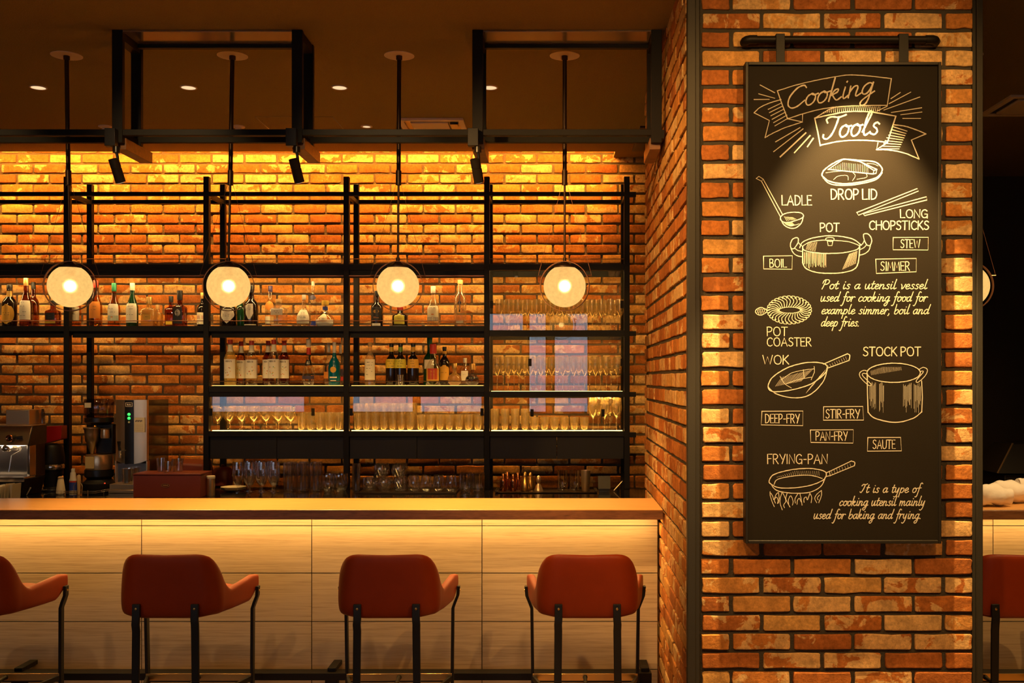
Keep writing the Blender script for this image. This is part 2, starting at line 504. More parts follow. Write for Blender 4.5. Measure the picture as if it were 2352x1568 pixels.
# ------------------------------------------------------------------ mesh helpers
class MB:
    """collects shapes; build() links them as ONE mesh object"""

    def __init__(s):
        s.v, s.f, s.mi, s.mats, s.tone = [], [], [], [], []
        s.cur = 0
        s.has_tone = False
        s.t = (0, 0, 0)

    def use(s, m):
        if m not in s.mats:
            s.mats.append(m)
        s.cur = s.mats.index(m)
        return s

    def add(s, vs, fs):
        n = len(s.v)
        s.v += [tuple(p) for p in vs]
        s.tone += [s.t] * len(vs)
        for f in fs:
            s.f.append([n + i for i in f])
            s.mi.append(s.cur)
        return s

    def box(s, x0, x1, y0, y1, z0, z1):
        v = [(x0, y0, z0), (x1, y0, z0), (x1, y1, z0), (x0, y1, z0), (x0, y0, z1), (x1, y0, z1), (x1, y1, z1), (x0, y1, z1)]
        return s.add(v, [(0, 3, 2, 1), (4, 5, 6, 7), (0, 1, 5, 4), (1, 2, 6, 5), (2, 3, 7, 6), (3, 0, 4, 7)])

    def hexa(s, b, t):
        """a box from four bottom and four top corners, both counter-clockwise from above"""
        return s.add(list(b) + list(t), [(0, 3, 2, 1), (4, 5, 6, 7), (0, 1, 5, 4), (1, 2, 6, 5), (2, 3, 7, 6), (3, 0, 4, 7)])

    def bar(s, p, q, w, h, up=(0, 0, 1)):
        p, q = Vector(p), Vector(q)
        d = (q - p).normalized()
        u = Vector(up)
        if abs(d.dot(u)) > 0.98:
            u = Vector((0, 1, 0))
        a = d.cross(u).normalized() * (w / 2)
        b = a.cross(d).normalized() * (h / 2)
        v = [p - a - b, p + a - b, p + a + b, p - a + b, q - a - b, q + a - b, q + a + b, q - a + b]
        return s.add(v, [(0, 3, 2, 1), (4, 5, 6, 7), (0, 1, 5, 4), (1, 2, 6, 5), (2, 3, 7, 6), (3, 0, 4, 7)])

    def tube(s, pts, r, seg=10, caps=True):
        pts = [Vector(p) for p in pts]
        rs = r if isinstance(r, (list, tuple)) else [r] * len(pts)
        rings, prev = [], None
        for i, p in enumerate(pts):
            d = (pts[min(i + 1, len(pts) - 1)] - pts[max(i - 1, 0)]).normalized()
            if prev is None:
                a = d.orthogonal().normalized()
            else:
                a = (prev - d * prev.dot(d)).normalized()
            prev = a
            b = d.cross(a)
            rings.append([p + (a * math.cos(2 * PI * k / seg) + b * math.sin(2 * PI * k / seg)) * rs[i] for k in range(seg)])
        v = [q for ring in rings for q in ring]
        f = []
        for i in range(len(rings) - 1):
            for k in range(seg):
                k2 = (k + 1) % seg
                f.append((i * seg + k, i * seg + k2, (i + 1) * seg + k2, (i + 1) * seg + k))
        if caps:
            f.append(tuple(reversed(range(seg))))
            f.append(tuple((len(rings) - 1) * seg + k for k in range(seg)))
        return s.add(v, f)

    def lathe(s, prof, seg=20, c=(0, 0, 0), sy=1.0, rot=0.0, capb=True, capt=True):
        """prof: (radius, z) or (radius, z, squareness)"""
        v, f = [], []
        for pr in prof:
            r, z = pr[0], pr[1]
            n = pr[2] if len(pr) > 2 else 2
            for k in range(seg):
                a = 2 * PI * k / seg + rot
                ca, sa = math.cos(a), math.sin(a)
                q = r / ((abs(ca) ** n + abs(sa) ** n) ** (1.0 / n)) if n > 2 else r
                v.append((c[0] + q * ca, c[1] + q * sa * sy, c[2] + z))
        m = len(prof)
        for i in range(m - 1):
            for k in range(seg):
                k2 = (k + 1) % seg
                f.append((i * seg + k, i * seg + k2, (i + 1) * seg + k2, (i + 1) * seg + k))
        if capb:
            f.append(tuple(reversed(range(seg))))
        if capt:
            f.append(tuple((m - 1) * seg + k for k in range(seg)))
        return s.add(v, f)

    def sphere(s, c, r, seg=16, rings=10, sz=1.0):
        prof = []
        for i in range(rings + 1):
            a = -PI / 2 + PI * i / rings
            prof.append((max(r * math.cos(a), 1e-5), r * math.sin(a) * sz))
        return s.lathe(prof, seg, c)

    def prism(s, poly, y0, y1):
        """outline in x-z pushed from y0 to y1 (outline counter-clockwise seen from -y)"""
        n = len(poly)
        v = [(x, y0, z) for x, z in poly] + [(x, y1, z) for x, z in poly]
        f = [tuple(range(n)), tuple(reversed(range(n, 2 * n)))]
        for i in range(n):
            j = (i + 1) % n
            f.append((j, i, n + i, n + j))
        return s.add(v, f)

    def prism_x(s, poly, x0, x1):
        """outline in y-z pushed along x"""
        n = len(poly)
        v = [(x0, y, z) for y, z in poly] + [(x1, y, z) for y, z in poly]
        f = [tuple(reversed(range(n))), tuple(range(n, 2 * n))]
        for i in range(n):
            j = (i + 1) % n
            f.append((i, j, n + j, n + i))
        return s.add(v, f)

    def torus(s, c, R, r, axis='z', seg=28, rs=8, a0=0.0, a1=2 * PI):
        full = abs(a1 - a0 - 2 * PI) < 1e-6
        n = seg if full else seg + 1
        v, f = [], []
        for i in range(n):
            a = a0 + (a1 - a0) * i / seg
            for k in range(rs):
                b = 2 * PI * k / rs
                x, y, z = (R + r * math.cos(b)) * math.cos(a), (R + r * math.cos(b)) * math.sin(a), r * math.sin(b)
                if axis == 'y':
                    x, y, z = x, z, y
                elif axis == 'x':
                    x, y, z = z, x, y
                v.append((c[0] + x, c[1] + y, c[2] + z))
        for i in range(seg):
            j = (i + 1) % n
            for k in range(rs):
                k2 = (k + 1) % rs
                f.append((i * rs + k, j * rs + k, j * rs + k2, i * rs + k2))
        return s.add(v, f)

    def build(s, name, m=None, parent=None, smooth=True, bevel=0.0, loc=None, angle=40, seg=2):
        me = D.meshes.new(name)
        me.from_pydata(s.v, [], s.f)
        mats = s.mats or [m]
        for k in mats:
            me.materials.append(k)
        if s.mats:
            me.polygons.foreach_set('material_index', s.mi)
        if s.has_tone:
            a = me.attributes.new('tone', 'FLOAT_COLOR', 'POINT')
            a.data.foreach_set('color', [q for t in s.tone for q in (*t, 1.0)])
        bm = bmesh.new()
        bm.from_mesh(me)
        bmesh.ops.recalc_face_normals(bm, faces=bm.faces)
        bm.to_mesh(me)
        bm.free()
        if smooth:
            me.polygons.foreach_set('use_smooth', [True] * len(me.polygons))
            me.set_sharp_from_angle(angle=math.radians(angle))
        o = D.objects.new(name, me)
        C.objects.link(o)
        if parent is not None:
            o.parent = parent
        if loc is not None:
            o.location = loc
        if bevel:
            b = o.modifiers.new('bevel', 'BEVEL')
            b.width = bevel
            b.segments = seg
            b.limit_method = 'ANGLE'
            b.angle_limit = math.radians(35)
        return o


def tag(o, label=None, cat=None, group=None, kind=None):
    if label:
        o['label'] = label
    if cat:
        o['category'] = cat
    if group:
        o['group'] = group
    if kind:
        o['kind'] = kind
    return o


def thing(name, label, cat, loc=(0, 0, 0), rz=0.0, group=None):
    o = D.objects.new(name, None)
    o.empty_display_size = 0.05
    o.location = loc
    o.rotation_euler = (0, 0, rz)
    C.objects.link(o)
    return tag(o, label, cat, group)


def part(mb, name, m=None, parent=None, label=None, **kw):
    o = mb.build(name, m, parent, **kw)
    if label:
        o['label'] = label
    return o


def struct(mb, name, m=None, **kw):
    o = mb.build(name, m, None, **kw)
    o['kind'] = 'structure'
    return o


def dup(root, loc, rz=0.0, label=None, group=None):
    r = root.copy()
    C.objects.link(r)
    r.location = loc
    r.rotation_euler = (0, 0, rz)
    if label:
        r['label'] = label
    if group:
        r['group'] = group
    for ch in list(root.children):
        c = ch.copy()
        C.objects.link(c)
        c.parent = r
        for g in list(ch.children):
            d = g.copy()
            C.objects.link(d)
            d.parent = c
    return r


ORD = ('first second third fourth fifth sixth seventh eighth ninth tenth eleventh twelfth thirteenth fourteenth fifteenth '
       'sixteenth seventeenth eighteenth nineteenth twentieth').split()


# ------------------------------------------------------------------ the setting
def bricks(mb, o, u, n, length, z0, z1, phase=0.0, pitch=0.243, course=0.075, joint=0.0155, depth=0.010, seed=1, mortar=None, back=0.05):
    """courses of worn bricks on a mortar slab; o corner, u along the wall, n outwards"""
    rnd = random.Random(seed)
    o, u, n = Vector(o), Vector(u), Vector(n)
    mb.has_tone = True
    mb.use(mortar or M['mortar'])
    mb.t = (0, 0, 0)
    a, b = o, o + u * length
    mb.add([p + Vector((0, 0, z - o.z)) + n * q for p in (a, b) for z in (z0, z1) for q in (0.0, -back)],
           [(0, 1, 3, 2), (4, 6, 7, 5), (0, 4, 5, 1), (2, 3, 7, 6), (0, 2, 6, 4), (1, 5, 7, 3)])
    mb.use(M['brick'])
    rows = int((z1 - z0) / course + 0.5)
    for i in range(rows):
        zb = z0 + i * course + joint / 2
        zt = zb + course - joint
        x = -pitch + (pitch / 2 if i % 2 else 0.0) + phase * pitch
        while x < length:
            xa, xb = max(x + joint / 2, 0.004), min(x + pitch - joint / 2, length - 0.004)
            x += pitch
            if xb - xa < 0.035:
                continue
            mb.t = (rnd.random() ** 1.5, rnd.random(), rnd.random())
            w, h = xb - xa, zt - zb
            ch = [rnd.uniform(0.003, 0.009) for _ in range(4)]
            dx = rnd.uniform(-0.002, 0.002)
            pts = []
            cs = [(xa, zb, 1, 1), (xb, zb, -1, 1), (xb, zt, -1, -1), (xa, zt, 1, -1)]
            j = lambda s=0.0022: rnd.uniform(-s, s)
            c0, c1, c2, c3 = ch
            e_ = 0.28
            ring = [(xa, zb + c0), (xa + c0 * e_, zb + c0 * e_), (xa + c0, zb), (xa + w * .33, zb + j()), (xa + w * .66, zb + j()), (xb - c1, zb), (xb - c1 * e_, zb + c1 * e_), (xb, zb + c1),
                    (xb + j(), zb + h * .5), (xb, zt - c2), (xb - c2 * e_, zt - c2 * e_), (xb - c2, zt), (xa + w * .66, zt + j()), (xa + w * .33, zt + j()), (xa + c3, zt), (xa + c3 * e_, zt - c3 * e_), (xa, zt - c3), (xa + j(), zb + h * .5)]
            ring = [(px + dx + j(0.0012), pz + j(0.0012)) for px, pz in ring]
            cx, cz = (xa + xb) / 2, (zb + zt) / 2
            dd = depth * rnd.uniform(0.75, 1.25)
            v = []
            for (dep, ins) in ((-0.002, 0.0), (dd * 0.6, 0.0), (dd * 0.92, 0.0015), (dd, 0.004)):
                for px, pz in ring:
                    qx = px - math.copysign(min(ins, abs(px - cx)), px - cx)
                    qz = pz - math.copysign(min(ins, abs(pz - cz)), pz - cz)
                    v.append(o + u * qx + Vector((0, 0, qz - o.z)) + n * dep)
            k = len(ring)
            f = []
            for r in range(3):
                for q in range(k):
                    q2 = (q + 1) % k
                    f.append((r * k + q, r * k + q2, (r + 1) * k + q2, (r + 1) * k + q))
            f.append(tuple(3 * k + q for q in range(k)))
            mb.add(v, f)
    return mb


SLOT_X = PX(1413, 7.458)
# rear brick wall, only built where it can be seen
b = MB()
bricks(b, (-5.2, WALL_Y, 0.60), (1, 0, 0), (0, -1, 0), 6.4, 0.60, CEIL + 0.10, phase=0.3, seed=3, depth=0.007, mortar=M['rear_mortar'])
b.use(M['mortar']).box(-7.2, 1.2, WALL_Y + 0.02, WALL_Y + 0.12, 0.0, CEIL + 0.28)
struct(b, 'wall_back', angle=12)
# brick pillar: side towards the bar and face towards the room
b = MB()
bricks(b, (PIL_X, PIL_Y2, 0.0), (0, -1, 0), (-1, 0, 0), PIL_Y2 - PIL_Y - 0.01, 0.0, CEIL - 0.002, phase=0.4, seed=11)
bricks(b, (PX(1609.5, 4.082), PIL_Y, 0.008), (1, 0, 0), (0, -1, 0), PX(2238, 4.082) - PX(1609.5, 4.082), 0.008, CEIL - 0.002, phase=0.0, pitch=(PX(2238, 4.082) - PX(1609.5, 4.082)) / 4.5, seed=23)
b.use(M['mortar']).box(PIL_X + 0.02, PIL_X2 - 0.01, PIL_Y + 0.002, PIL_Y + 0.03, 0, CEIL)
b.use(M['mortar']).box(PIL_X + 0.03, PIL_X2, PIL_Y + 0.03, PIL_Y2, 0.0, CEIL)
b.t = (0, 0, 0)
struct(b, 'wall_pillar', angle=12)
ya, yb = PIL_Y - 0.022, PIL_Y + 0.02
b = MB().use(M['grey_steel'])
b.box(PX(1579, ya), PX(1598, ya), ya, yb, 0, CEIL)
b.box(PX(1598, ya), PX(1608, ya), ya + 0.010, yb, 0, CEIL)
tag(struct(b, 'trim_1', bevel=0.002), 'dark steel corner strip on the bar side of the brick pillar', 'trim')
b = MB().use(M['grey_steel'])
b.box(PX(2244, ya), PX(2258, ya), ya, yb, 0, CEIL)
b.box(PX(2236, ya), PX(2244, ya), ya + 0.010, yb, 0, CEIL)
tag(struct(b, 'trim_2', bevel=0.002), 'dark steel corner strip on the far side of the brick pillar', 'trim')
# ceiling with the lighting cove along the rear wall
b = MB().use(M['ceiling'])
b.box(-7.2, 6.0, -5.5, 7.458, CEIL, CEIL + 0.15)
b.box(SLOT_X, 6.0, 7.458, 8.6, CEIL, CEIL + 0.15)
b.box(-7.2, SLOT_X, 7.40, 7.70, CEIL + 0.26, CEIL + 0.32)
b.box(-7.2, SLOT_X, 7.40, 7.458, CEIL + 0.14, CEIL + 0.27)
b.box(SLOT_X, SLOT_X + 0.04, 7.40, 7.70, CEIL + 0.14, CEIL + 0.30)
struct(b, 'ceiling', smooth=False)
b = MB().use(M['floor']).box(-7.2, 6.0, -5.5, 8.6, -0.1, 0.0)
struct(b, 'floor', smooth=False)
b = MB().use(M['room_wall']).box(-7.35, -7.2, -5.5, 8.6, 0, CEIL + 0.3)
struct(b, 'wall_left', smooth=False)
b = MB().use(M['dark_wall']).box(6.0, 6.15, -5.5, 8.6, 0, CEIL)
struct(b, 'wall_right', smooth=False)
# dark wall beyond the pillar, with the end of the brick wall turned behind the pillar
b = MB().use(M['dark_wall']).box(1.2, 6.0, 8.37, 8.5, 0, CEIL)
b.box(1.19, 1.25, WALL_Y, 8.4, 0, CEIL)
struct(b, 'wall_back_right', smooth=False)
# window wall behind the camera: openings to the daylight
wins = [(-6.7, -4.85, 0.95, 2.35), (-3.97, -2.75, 0.95, 2.45), (-2.66, -1.42, 0.95, 2.45), (-1.32, -0.62, 2.45, 2.9), (-0.55, -0.18, 0.95, 2.9), (-0.06, 0.63, 0.95, 2.9)]
xs = sorted({-7.2, 6.0, *[w[0] for w in wins], *[w[1] for w in wins]})
zs = sorted({0.0, CEIL, *[w[2] for w in wins], *[w[3] for w in wins]})
b = MB().use(M['room_wall'])
for i in range(len(xs) - 1):
    run = None
    for k in range(len(zs) - 1):
        mx_, mz_ = (xs[i] + xs[i + 1]) / 2, (zs[k] + zs[k + 1]) / 2
        if not any(w[0] < mx_ < w[1] and w[2] < mz_ < w[3] for w in wins):
            b.box(xs[i], xs[i + 1], -5.6, -5.5, zs[k], zs[k + 1])
struct(b, 'wall_front', smooth=False)
for i, w in enumerate(wins):
    fr = MB().use(M['black_steel'])
    for (a0, a1, c0, c1) in ((w[0], w[0] + .03, w[2], w[3]), (w[1] - .03, w[1], w[2], w[3]), (w[0], w[1], w[2], w[2] + .03), (w[0], w[1], w[3] - .03, w[3])):
        fr.box(a0, a1, -5.58, -5.52, c0, c1)
    o = struct(fr, 'window_%d' % (i + 1), smooth=False)
    part(MB().box(w[0] + .03, w[1] - .03, -5.553, -5.547, w[2] + .03, w[3] - .03), 'pane', M['glass'], o, smooth=False)
    l = D.lights.new('window_portal', 'AREA')
    l.shape = 'RECTANGLE'
    l.size, l.size_y = w[1] - w[0], w[3] - w[2]
    l.cycles.is_portal = True
    lo = D.objects.new('window_portal', l)
    lo.location = ((w[0] + w[1]) / 2, -5.62, (w[2] + w[3]) / 2)
    lo.rotation_euler = (PI / 2, 0, PI)
    C.objects.link(lo)


# ------------------------------------------------------------------ bar counter (left of the pillar) and its continuation beyond it
PAN_Y, EDGE_Y, BACK_Y = 5.147, 4.90, 5.37
TOPZ = 0.993


def counter(x0, x1, joints, name_label, seed, brk):
    t = thing('bar_counter', name_label, 'counter', (x0, PAN_Y, 0))
    rnd = random.Random(seed)
    L = x1 - x0
    b = MB()
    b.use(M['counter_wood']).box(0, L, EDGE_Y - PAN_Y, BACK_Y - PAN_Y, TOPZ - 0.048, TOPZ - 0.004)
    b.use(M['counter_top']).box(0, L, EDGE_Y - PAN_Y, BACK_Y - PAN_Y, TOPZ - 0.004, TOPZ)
    part(b, 'countertop', None, t, bevel=0.0025, label='thick wooden countertop with a dark front edge')
    b = MB()
    b.has_tone = True
    b.use(M['groove']).box(0, L, 0.006, 0.05, 0, TOPZ - 0.048)
    rows = [0.0, 0.158, 0.399, 0.642, 0.880, TOPZ - 0.049]
    cols = [x0] + [j for j in joints if x0 < j < x1] + [x1]
    g = 0.0022
    b.use(M['panel_tile'])
    for i in range(len(rows) - 1):
        for k in range(len(cols) - 1):
            b.t = (rnd.random(), rnd.random(), rnd.random())
            b.box(cols[k] - x0 + g, cols[k + 1] - x0 - g, 0, 0.008, rows[i] + g, rows[i + 1] - g)
    part(b, 'front_panel', None, t, smooth=False, label='pale wood-grain panelling')
    b = MB().box(0, L, -0.085, -0.055, TOPZ - 0.053, TOPZ - 0.0485)
    part(b, 'light_strip', M['tray_led'], t, smooth=False)
    return t


counter(-5.2, PIL_X - 0.001 - 0.018, [PX(325, PAN_Y) - 0.856 * 3, PX(325, PAN_Y) - 0.856 * 2, PX(325, PAN_Y) - 0.856, PX(325, PAN_Y), PX(716, PAN_Y), PX(1107, PAN_Y)],
        'long bar counter with wood top and pale panelled front, left of the brick pillar', 5, None)
counter(PIL_X2 + 0.05, 4.2, [PX(325, PAN_Y) + 0.856 * k for k in (4, 5, 6, 7, 8)],
        'short stretch of bar counter showing beyond the far edge of the brick pillar', 9, None)


def foot_rail(x0, x1, bx, label):
    t = thing('foot_rail', label, 'rail', (x0, 5.005, 0))
    part(MB().box(0, x1 - x0, -0.035, 0.035, 0.155, 0.19), 'rail', M['black_steel'], t, bevel=0.002)
    for x in bx:
        part(MB().box(x - x0 - 0.02, x - x0 + 0.02, 0.034, PAN_Y - 5.005 - 0.0005, 0.185, 0.208).box(x - x0 - 0.02, x - x0 + 0.02, -0.01, 0.034, 0.19, 0.208), 'bracket', M['black_steel'], t, bevel=0.002)
        part(MB().box(x - x0 - 0.03, x - x0 + 0.03, -0.02, 0.03, 0.0, 0.156), 'post', M['black_steel'], t, bevel=0.002)


foot_rail(-5.2, PX(1497, 4.97), [PX(67, 5.1), PX(772, 5.1), PX(1478, 5.1)], 'black steel foot rail running along the base of the long bar')
foot_rail(1.80, 4.2, [3.2], 'black steel foot rail under the counter beyond the pillar')

# black back worktop under the shelving
b = MB().use(M['black_stone']).box(-5.2, 0.95, 6.44, WALL_Y - 0.024, 0.81, 0.85)
t = thing('back_worktop', 'glossy black worktop along the brick wall behind the bar', 'worktop', (0, 0, 0))
part(b, 'slab', None, t, bevel=0.003)
part(MB().use(M['satin_black']).box(-5.2, 0.95, 6.50, WALL_Y - 0.04, 0.0, 0.81), 'cabinet_base', None, t, smooth=False)

# ------------------------------------------------------------------ steel shelving on the rear wall
S1, S2, S3, S4 = PZ(606, SHELF_Y), PZ(748, SHELF_Y), PZ(886.5, SHELF_Y), PZ(990, SHELF_Y)
R2, R3 = PZ(758, SHELF_Y), PZ(898.5, SHELF_Y)
PY = SHELF_Y
fx = [PX(v, PY) for v in (-172, 152, 473, 795, 1118, 1440)]
POST = 0.038
shelf = thing('shelving_unit', 'black steel shelving of five bays on the brick wall behind the bar', 'shelving', (0, PY, 0.85))


def sh(mb, name, m, parent=shelf, **kw):
    mb.v = [(x, y - PY, z - 0.85) for x, y, z in mb.v]
    return part(mb, name, m, parent, **kw)


ptop_f, ptop_r = PZ(405, PY), PZ(424, REAR_Y)
for i, x in enumerate(fx):
    sh(MB().box(x - POST / 2, x + POST / 2, PY, PY + 0.045, 0.85, ptop_f), 'post', M['frame_steel'], bevel=0.0015)
    sh(MB().box(x - POST / 2, x + POST / 2, REAR_Y - 0.02, REAR_Y + 0.02, 0.85, ptop_r), 'post', M['frame_steel'], bevel=0.0015)
    z = PZ(444.5, PY)
    sh(MB().box(x - 0.014, x + 0.014, PY + 0.045, REAR_Y - 0.02, z - 0.014, z + 0.014), 'cross_brace', M['frame_steel'])
xa, xb = fx[0] - 0.3, fx[-1]
sh(MB().box(xa, PX(1461, PY), PY + 0.004, PY + 0.034, PZ(449, PY), PZ(440, PY)), 'rail', M['frame_steel'], bevel=0.001)
sh(MB().box(xa, xb + 0.02, REAR_Y - 0.016, REAR_Y + 0.014, PZ(468, REAR_Y), PZ(459.5, REAR_Y)), 'rail', M['frame_steel'], bevel=0.001)


def deck(x0, x1, ztop, h=0.042, rear=True, name='shelf'):
    b = MB()
    b.box(x0, x1, PY + 0.003, PY + 0.04, ztop - h, ztop)
    b.box(x0, x1, PY + 0.04, REAR_Y + 0.015, ztop - 0.012, ztop - 0.001)
    if rear:
        b.box(x0, x1, REAR_Y - 0.016, REAR_Y + 0.02, ztop - h - 0.012, ztop - 0.002)
    return sh(b, name, M['black_steel'], bevel=0.0012)


def guard(x0, x1, z, ends=True):
    b = MB().tube([(x0, PY + 0.008, z), (x1, PY + 0.008, z)], 0.0028, 6)
    sh(b, 'guard_wire', M['copper_hoop'])


hp = POST / 2
for i in range(5):
    x0, x1 = fx[i] + hp, fx[i + 1] - hp
    last = i == 4
    deck(x0, x1, S1)
    guard(x0, x1, S1 + 0.036)
    if not last:
        for zz in (S1,):
            sh(MB().box(x0 + 0.02, x1 - 0.02, PY + 0.0605, PY + 0.074, zz - 0.066, zz - 0.058), 'light_strip', M['led_shelf'], smooth=False)  # unseen glow strip added to brighten the bottle fronts
    if not last:
        sh(MB().box(x0, x1, PY + 0.006, PY + 0.03, S1 - 0.086, S1 - 0.078), 'lip', M['copper_hoop'])  # copper-coloured strip painting the highlight along the lip edge
        sh(MB().box(x0, x1, PY + 0.03, PY + 0.06, S1 - 0.092, S1 - 0.045), 'lip_rail', M['frame_steel'])
    deck(x0, x1, R2 if last else S2, 0.042 if last else 0.038, name='shelf')
    if not last:
        sh(MB().box(x0, x1, PY + 0.05, PY + 0.085, S2 - 0.080, S2 - 0.040), 'lip_rail', M['frame_steel'])
        guard(x0, x1, S2 + 0.035)
    if i >= 2:
        if last:
            deck(x0, x1, R3, 0.040)
        else:
            deck(x0, x1, S3, 0.042)
            sh(MB().box(x0, x1, PY + 0.010, PY + 0.035, PZ(911, PY), S3 - 0.042), 'door_track', M['frame_steel'])
            guard(x0, x1, S3 + 0.034)
            # shallow lit tray on the bottle shelf
            tr = MB().use(M['frame_steel'])
            tr.box(x0 + 0.02, x1 - 0.004, PY + 0.042, REAR_Y - 0.02, S3 - 0.001, S3 + 0.002)
            sh(tr, 'tray', None)
            sh(MB().box(x0 + 0.03, x1 - 0.01, PY + 0.052, PY + 0.20, S3 + 0.002, S3 + 0.004), 'light_panel', M['tray_led'], smooth=False)
            sh(MB().box(x0 + 0.01, x1 - 0.01, PY + 0.042, PY + 0.050, S3 + 0.0022, S3 + 0.005), 'light_strip', M['tray_line'], smooth=False)
        deck(x0, x1, S4, 0.038)
        # drawer fronts
        xm = (x0 + x1) / 2
        for (d0, d1) in ((x0 + 0.002, xm - 0.0012), (xm + 0.0012, x1 - 0.002)):
            sh(MB().box(d0, d1, PY + 0.02, REAR_Y, PZ(1054, PY), S4 - 0.040), 'drawer', M['satin_black'], bevel=0.002)
# led strips added under the glazed compartments' tops as fill; lines along the fronts
for i, zz in ((2, S4), (3, S4), (4, S4), (4, R3), (4, R2)):
    x0, x1 = fx[i] + hp, fx[i + 1] - hp
    if zz == S4:
        sh(MB().box(x0 + 0.01, x1 - 0.01, PY + 0.044, PY + 0.058, zz + 0.0005, zz + 0.004), 'light_strip', M['led_low'], smooth=False)
    top = {S4: S3 - 0.045, R3: R2 - 0.045, R2: S1 - 0.045}[zz] if i == 4 else S3 - 0.045
    if i == 4 and zz == S4:
        top = R3 - 0.045
    if zz != S4:
        sh(MB().box(x0 + 0.01, x1 - 0.01, PY + 0.044, PY + 0.056, zz + 0.0002, zz + 0.0014), 'light_strip', M['led_low'], smooth=False)
    ztop = top - 0.002 if i == 4 else PZ(911, PY)
    zled = top + (0.008 if i == 4 else 0.002)
    sh(MB().box(x0 + 0.01, x1 - 0.01, PY + 0.043, PY + 0.058, zled, zled + 0.006), 'light_strip', M['led'], smooth=False)  # added strip hidden behind the front tube, brightens the glasses
    if i == 4:
        panes = [((x0 + 0.002), PX(1218, PY), 0.016), (PX(1211, PY), x1 - 0.002, 0.006)] if zz != R2 else [(x0 + 0.002, x1 - 0.002, 0.006)]
    else:
        panes = [(x0 + 0.002, PX(722, PY), 0.006), (PX(712, PY), x1 - 0.002, 0.016)] if i == 2 else [(x0 + 0.002, x1 - 0.002, 0.006)]
    hnd = {(4, R2): (1126, 1434), (4, R3): (1217, 1430), (4, S4): (1222, 1385), (2, S4): (481, 718), (3, S4): (804, 1108)}[(i, zz)]
    hy = {(4, R2): 699, (4, R3): 832, (4, S4): 948}.get((i, zz), 946)
    for n_, (p0, p1, dy) in enumerate(panes):
        g = sh(MB().box(p0, p1, PY + dy, PY + dy + 0.005, zz + 0.001, ztop), 'glass_door', M['pane'], smooth=False)
        for hx in hnd:
            X = PX(hx, PY)
            if (p0 - 0.02 <= X <= p1 + 0.02) and (n_ == len(panes) - 1 or len(panes) == 1 or abs(X - p0) < 0.06 or abs(X - p1) < 0.001):
                X = min(max(X, p0 + 0.012), p1 - 0.012)
                z = PZ(hy, PY)
                sh(MB().box(X - 0.0115, X + 0.0115, PY + dy - 0.004, PY + dy, z - 0.026, z + 0.026), 'pull', M['frame_steel'], parent=g)
# wall stubs at the pillar end
for y in (445, 765, 905, 998):
    sh(MB().box(fx[-1] + hp - 0.001, PX(1461, PY), PY + 0.005, PY + 0.04, PZ(y + 6, PY), PZ(y - 5, PY)), 'wall_stub', M['frame_steel'])

# ------------------------------------------------------------------ hanging steel frame over the counter
FY, RY = 4.85, 5.095
px_ = [PX(v, FY) for v in (269, 682, 1097, 1508)]
fr = thing('hanging_rack', 'black steel frame hung from the ceiling above the bar counter', 'frame', (0, FY, CEIL))


def hf(mb, name, m, **kw):
    mb.v = [(x, y - FY, z - CEIL) for x, y, z in mb.v]
    return part(mb, name, m, fr, **kw)


zl = PZ(303, FY)
for i, x in enumerate(px_):
    hf(MB().box(x - 0.025, x + 0.025, FY, FY + 0.028, zl - 0.05, CEIL - 0.0005), 'post', M['frame_steel'], bevel=0.0015)
    hf(MB().box(x - 0.025, x + 0.025, RY - 0.028, RY, zl - 0.015, CEIL - 0.0005), 'post', M['frame_steel'], bevel=0.0015)
    zt = CEIL - 0.012
    hf(MB().box(x - 0.022, x + 0.022, FY + 0.028, RY - 0.028, CEIL - 0.045, CEIL - 0.004), 'top_rail', M['frame_steel'])
    hf(MB().box(x - 0.012, x + 0.012, FY + 0.028, RY - 0.028, zl - 0.014, zl + 0.014), 'bottom_rail', M['frame_steel'])
    if i < 3:
        hf(MB().box(x - 0.030, x + 0.030, FY + 0.03, 5.20, PZ(340, FY), PZ(340, FY) + 0.055), 'wood_block', M['counter_wood'], bevel=0.002, label='short timber block under the rail')
    else:
        hf(MB().box(x - 0.030, x + 0.022, FY + 0.03, 5.20, PZ(340, FY), PZ(340, FY) + 0.055), 'wood_block', M['counter_wood'], bevel=0.002, label='short timber block under the rail')
hf(MB().box(-4.6, px_[-1] + 0.02, FY + 0.004, FY + 0.030, zl - 0.014, zl + 0.014), 'front_rail', M['frame_steel'], bevel=0.001)
hf(MB().box(-4.6, px_[-1] + 0.02, RY - 0.030, RY - 0.002, PZ(330, RY), PZ(317, RY)), 'rear_rail', M['frame_steel'], bevel=0.001)
for a, c in ((0, 1), (2, 3)):
    hf(MB().box(px_[a], px_[c], 5.034, 5.064, CEIL - 0.027, CEIL - 0.0005), 'upper_rail', M['frame_steel'], bevel=0.001)
    hf(MB().box(px_[a] + 0.025, px_[c] - 0.025, FY + 0.002, 5.032, CEIL - 0.010, CEIL - 0.0008), 'ceiling_panel', M['mirror_panel'], bevel=0.001, label='shiny metal panel closing the top of the frame')
hf(MB().box(px_[-1] + 0.024, PIL_X - 0.018, FY, FY + 0.05, zl - 0.03, zl + 0.01), 'wall_bracket', M['frame_steel'])

